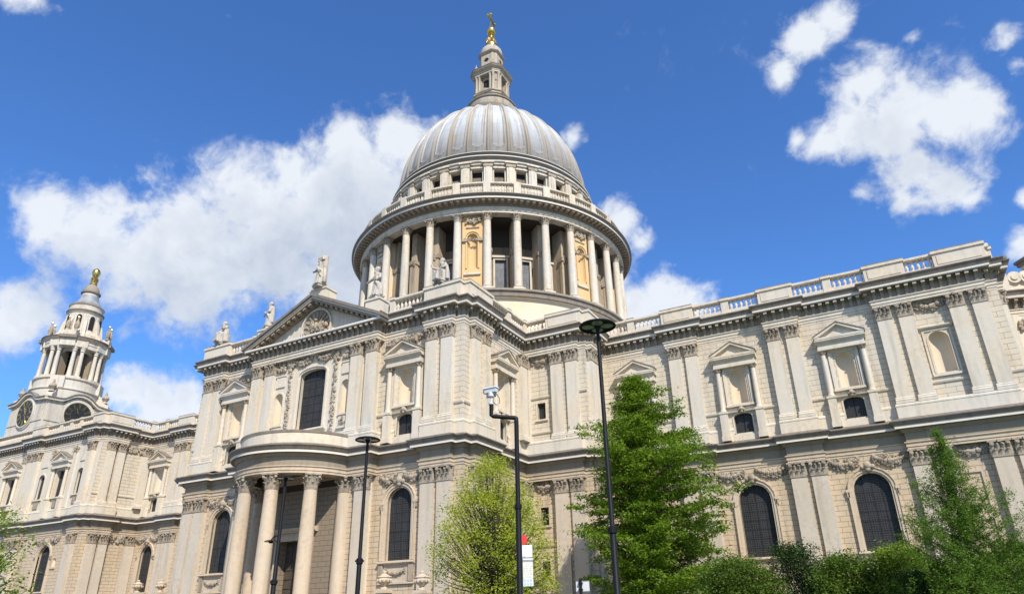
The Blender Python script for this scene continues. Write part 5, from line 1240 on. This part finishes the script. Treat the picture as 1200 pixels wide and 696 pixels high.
m = MB(); m.tube([P.p(.2, 0, zc+.42), (-.62, .0, zc+.25), (-.60, 0, zc+.05), (-.72, 0, zc-.02), (-.86, 0, zc+.1)], [.014]*5, 6, 'black_iron'); m.tube([(-.86, 0, zc-.02), (-.6, -.02, zc-.05), (-.55, 0, zc-.2), (-.78, 0, zc-.24)], [.012]*4, 6, 'grey_plastic'); m.build('cable', hd)
# bus stop
tp = at(610.5, 640, 28.5); r = empty('bus_stop', (tp.x, tp.y, 0), 'bus stop with a red disc above white and cream panels, right of the cranked pole', 'bus stop', rz=math.atan2(rt0.y, rt0.x)+.1)
z = lambda v: at(614, v, 28.5).z
k = 1/31.
m = MB(); m.lathe((0, 0), [(.05, 0), (.05, z(622))], 12, 'grey_print'); m.build('pole', r)
m = MB(); c_ = [(.11+.15*math.cos(a), z(632)+.19*math.sin(a)) for a in [2*PI*i/28 for i in range(28)]]; m.prism(LOC, c_, -.03, .03, 'red_enamel'); m.build('disc', r)
m = MB(); m.box(LOC, .05, .45, -.03, .03, z(652.5), z(638.5), 'white_panel'); fl = m.build('flag', r)
m = MB(); m.box(LOC, .07, .19, .031, .036, z(653.2)+.04, z(651.5), 'red_enamel'); m.box(LOC, .34, .44, .031, .036, z(653.6)+.03, z(652.2), 'red_enamel'); m.build('route_strip', fl)
m = MB(); m.box(LOC, .06, .46, -.03, .028, z(658), z(653), 'grey_print'); m.box(LOC, .06, .47, .029, .036, z(655.5), z(654.2), 'white_panel'); m.build('header', r)
m = MB(); m.box(LOC, .06, .46, -.03, .03, z(678), z(658.2), 'cream_panel')
for i in range(7):
    for j in range(9):
        if random.random() < .6: m.box(LOC, .09+j*.036, .09+j*.036+.022, .031, .034, z(676-i*2.4), z(675.3-i*2.4), 'grey_print')
m.build('timetable', r)
m = MB(); m.box(LOC, .06, .46, -.03, .03, z(686.5), z(678.2), 'white_panel')
for i in range(2):
    for j in range(3): m.box(LOC, .08+j*.12, .17+j*.12, .031, .035, z(686-i*4)+.01, z(682.6-i*4), 'blue_panel')
m.build('route_tiles', r)
# rainwater pipe on the choir wall
p = at_y(826, 640, YC+.0); m = MB(); m.lathe((p.x, YC-.16), [(.075, .3), (.075, 12.0)], 8, 'black_iron')
for z_ in (2.5, 5.0, 7.5, 10.0): m.box(Fr((p.x, YC), (1, 0)), -.12, .12, -.02, .25, z_, z_+.1, 'black_iron')
m.box(Fr((p.x, YC), (1, 0)), -.18, .18, -.02, .34, 12.0, 12.35, 'black_iron'); m.build('downpipe', ch)
# small road sign seen beside the vestry corner
tp = at(680, 678, 25); r = empty('road_sign', (tp.x, tp.y, 0), 'small pale grey sign plate on a dark post left of the tall lamp post', 'sign', rz=math.atan2(rt0.y, rt0.x)-.1)
m = MB(); m.lathe((0, 0), [(.05, 0), (.05, tp.z), (.03, tp.z+.02), (.001, tp.z+.02)], 12, 'black_iron'); m.build('post', r)
zt = at(680, 681, 25).z; zb_ = at(680, 692, 25).z
m = MB(); m.box(LOC, -.16, .30, -.075, -.055, zb_, zt, 'grey_plastic'); m.box(LOC, -.17, .31, -.08, -.05, zt-.001, zt+.02, 'grey_print'); m.box(LOC, -.17, .31, -.08, -.05, zb_-.02, zb_+.001, 'grey_print'); pl_ = m.build('plate', r)
m = MB(); m.box(LOC, -.08, .08, -.055, .06, zt-.07, zt-.03, 'black_iron'); m.build('clamp', r); m = MB(); m.box(LOC, -.08, .08, -.055, .06, zb_+.03, zb_+.07, 'black_iron'); m.build('clamp', r)

# ------------------------------------------------------------------ trees and shrubs
def leaf_mesh(name, C, size, mat, parent, flat=.5, aspect=.55, droop=0.):
    """C: (N,3) leaf positions; every leaf a small folded kite of two triangles"""
    N = len(C); n = RNG.normal(size=(N, 3)); n[:, 2] = np.abs(n[:, 2])+flat; n /= np.linalg.norm(n, axis=1)[:, None]
    a = RNG.normal(size=(N, 3)); a -= n*(a*n).sum(1)[:, None]; a[:, 2] -= droop; a /= np.linalg.norm(a, axis=1)[:, None]
    b = np.cross(n, a); s = size*RNG.uniform(.6, 1.35, N)[:, None]
    V = np.empty((N, 4, 3)); V[:, 0] = C-a*s; V[:, 1] = C+b*s*aspect+n*s*.12; V[:, 2] = C+a*s; V[:, 3] = C-b*s*aspect+n*s*.12
    me = bpy.data.meshes.new(name); me.vertices.add(N*4); me.vertices.foreach_set('co', V.ravel())
    me.loops.add(N*4); me.loops.foreach_set('vertex_index', np.arange(N*4, dtype=np.int32))
    me.polygons.add(N); me.polygons.foreach_set('loop_start', np.arange(0, N*4, 4, dtype=np.int32)); me.polygons.foreach_set('loop_total', np.full(N, 4, dtype=np.int32))
    me.update(calc_edges=True); me.materials.append(MATS[mat])
    o = bpy.data.objects.new(name, me); COL.objects.link(o); o.parent = parent; return o
def bez(p0, p1, p2, n): return [tuple((1-t_)**2*np.array(p0)+2*t_*(1-t_)*np.array(p1)+t_*t_*np.array(p2)) for t_ in np.linspace(0, 1, n)]
def broadleaf(loc, label, cat, H, prof, z0, n_end, per, lsize, mat, bmat, rtrunk=.16, spread=.42, fork=None, cluster=.42, group=None, name='tree', squash=1.):
    """prof(z) -> crown radius at height z"""
    r = empty(name, loc, label, cat, group); m = MB(); fork = fork or z0*.9; pts = []
    lean = RNG.normal(size=2)*.15
    m.tube([(0, 0, 0), (lean[0]*.3, lean[1]*.3, fork), (lean[0], lean[1], (fork+H)*.55), (lean[0]*.5, lean[1]*.5, H*.93)], [rtrunk*1.25, rtrunk, rtrunk*.55, .02], 9, bmat)
    k = 0
    while k < n_end:
        z = RNG.uniform(z0, H); R = prof(z)
        if RNG.random() > (R/ max(prof(zz) for zz in np.linspace(z0, H, 12)))**.9+.06: continue
        a = RNG.uniform(0, 2*PI); rr = R*math.sqrt(RNG.uniform(.08, 1.))*RNG.uniform(.85, 1.1)
        e = np.array([rr*math.cos(a), rr*math.sin(a), z]); pts.append(e)
        zs = fork+(z-fork)*RNG.uniform(.15, .6) if z > fork else fork*.8
        if k % 2 == 0 or rr > R*.6:
            s_ = np.array([lean[0]*zs/H, lean[1]*zs/H, zs]); mid = s_*.5+e*.5+np.array([e[0]*.12, e[1]*.12, -.12*rr])
            L = np.linalg.norm(e-s_); m.tube(bez(s_, mid, e, 6), list(np.linspace(min(rtrunk*.5, .018*L+.012), .007, 6)), 5, bmat)
        k += 1
    m.build('trunk', r)
    E = np.array(pts); C = np.repeat(E, per, 0)+RNG.normal(size=(n_end*per, 3))*np.array([cluster, cluster, cluster*.7*squash])
    keep = C[:, 2] > .3; leaf_mesh('crown', C[keep], lsize, mat, r, flat=.9)
    return r
def conifer(loc, label, H, prof, zmin, n_br, tufts, per, lsize, mat, bmat, rise=.15, curl=.25, cluster=.3, rtrunk=.25, tuft_sq=.55, name='conifer_tree', start=.2, thin=1., scat=.28):
    r = empty(name, loc, label, 'tree'); m = MB(); C = []
    m.tube([(0, 0, 0), (.05, .03, H*.4), (-.04, 0, H*.75), (0, 0, H*.99)], [rtrunk*1.2, rtrunk*.8, rtrunk*.4, .012], 10, bmat)
    for k in range(n_br):
        z = zmin+(H*.985-zmin)*(k+RNG.random())/n_br; a = k*2.399+RNG.normal()*.35; L = prof(z, a)*RNG.uniform(.62, 1.08)
        if L < .12: L = .12
        d = np.array([math.cos(a), math.sin(a), 0.]); s_ = np.array([0, 0, z]); e = s_+d*L+np.array([0, 0, rise*L]); mid = s_+d*L*.55+np.array([0, 0, rise*L*.5-curl*L*.35])
        B = bez(s_, mid, e, 7); m.tube(B, list(np.linspace((.012+.011*L)*thin, .006*thin, 7)), 5, bmat)
        nt = max(2, int(tufts*L/3.)+1)
        for t_ in np.linspace(start, 1.02, nt):
            p = (1-t_)**2*s_+2*t_*(1-t_)*mid+t_*t_*e; side = np.array([-d[1], d[0], 0.])
            w_ = scat*L*(1-abs(t_-.55))*RNG.normal(); p = p+side*w_+np.array([0, 0, RNG.normal()*.08])
            C.append(p+RNG.normal(size=(per, 3))*np.array([cluster, cluster, cluster*tuft_sq]))
    m.build('trunk', r)
    C = np.concatenate(C); C = C[C[:, 2] > .25]; leaf_mesh('crown', C, lsize, mat, r, flat=.8, aspect=.42); return r
# yellow-green young tree in front of the transept's east side
p = at(577, 690, 40)
def pr_y(z): return np.interp(z, [1.6, 3.0, 4.5, 6.0, 7.5, 9.0, 10.2], [2.6, 3.5, 3.7, 3.2, 2.6, 1.7, .4])
broadleaf((p.x, p.y, 0), 'bright yellow green young tree with thin open crown in front of the transept corner', 'tree', 10.1, pr_y, 1.7, 400, 88, .068, 'leaf_spring', 'bark_grey', .14, fork=2.3, cluster=.34)
# big conifer in front of the choir
p = at(764, 690, 54)
def pr_c(z, a):
    R = np.interp(z, [1, 4, 8, 11.5, 14, 16, 18, 19.3], [4.6, 5.0, 4.9, 4.9, 4.0, 2.5, 1.5, .3])
    return R*(1.+.2*math.sin(2*a+z*.9)+.2*math.sin(4*a+z*1.7)+.14*math.cos(a-.45))
conifer((p.x, p.y, 0), 'tall dark green conifer with layered boughs between the vestry corner and the choir windows', 19.6, pr_c, .8, 200, 5.6, 74, .135, 'leaf_redwood', 'bark_red', .16, .25, .36, .26, .34)
# feathery larch close on the right
p = at(1148, 690, 23)
def pr_l(z, a): return np.interp(z, [.5, 1.5, 3., 4., 5., 5.6, 6.3], [1.75, 1.8, 1.45, 1.0, .5, .26, .08])*(1+.3*math.sin(3*a+z)+.15*math.sin(7*a))
conifer((p.x, p.y, 0), 'feathery young larch with upturned shoots at the right edge', 6.35, pr_l, .4, 170, 40, 36, .032, 'leaf_larch', 'bark_red', .55, .42, .07, .05, .9, 'larch_tree', .08, .5, .16)
# shrubs along the lawn
def shrub(u, vtop, Dh, R, label, mat, n=150, per=60, ls=.045, cl=.2):
    n = int(n*1.35); per = int(per*2.2)
    p = at(u, vtop, Dh); H = p.z
    def pf(z): return R*math.sqrt(max(0.05, 1-((z-H*.45)/(H*.58))**2))
    return broadleaf((p.x, p.y, 0), label, 'shrub', H, pf, .25, n, per, ls, mat, 'bark_grey', .05, fork=.4, cluster=cl, group='shrubs along the foot of the choir', name='shrub')
shrub(862, 655, 27, 1.55, 'mid green shrub between the big conifer and the dark shrub, below the first choir window', 'leaf_shrub', 200, 70)
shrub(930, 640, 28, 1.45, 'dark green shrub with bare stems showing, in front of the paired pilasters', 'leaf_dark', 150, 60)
shrub(990, 653, 26, 1.25, 'low deep green shrub under the sill of the largest choir window', 'leaf_shrub', 170, 60)
shrub(1050, 643, 26, 1.2, 'fresh lime green shrub left of the larch', 'leaf_lime', 180, 70)
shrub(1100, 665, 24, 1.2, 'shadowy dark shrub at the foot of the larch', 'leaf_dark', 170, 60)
shrub(1185, 640, 26, 1.5, 'green shrub half hidden behind the larch at the right edge', 'leaf_shrub', 190, 60)
# tree reaching in from the left
p = at(-52, 640, 26)
def pr_e(z): return np.interp(z, [2., 3., 4., 5.2, 6.5], [1.9, 2.3, 2.0, 1.3, .3])
broadleaf((p.x, p.y, 0), 'leafy branches of a small tree reaching in at the left edge', 'tree', 4.9, pr_e, 1.5, 110, 46, .06, 'leaf_lime', 'bark_grey', .08, fork=1.5, cluster=.22)
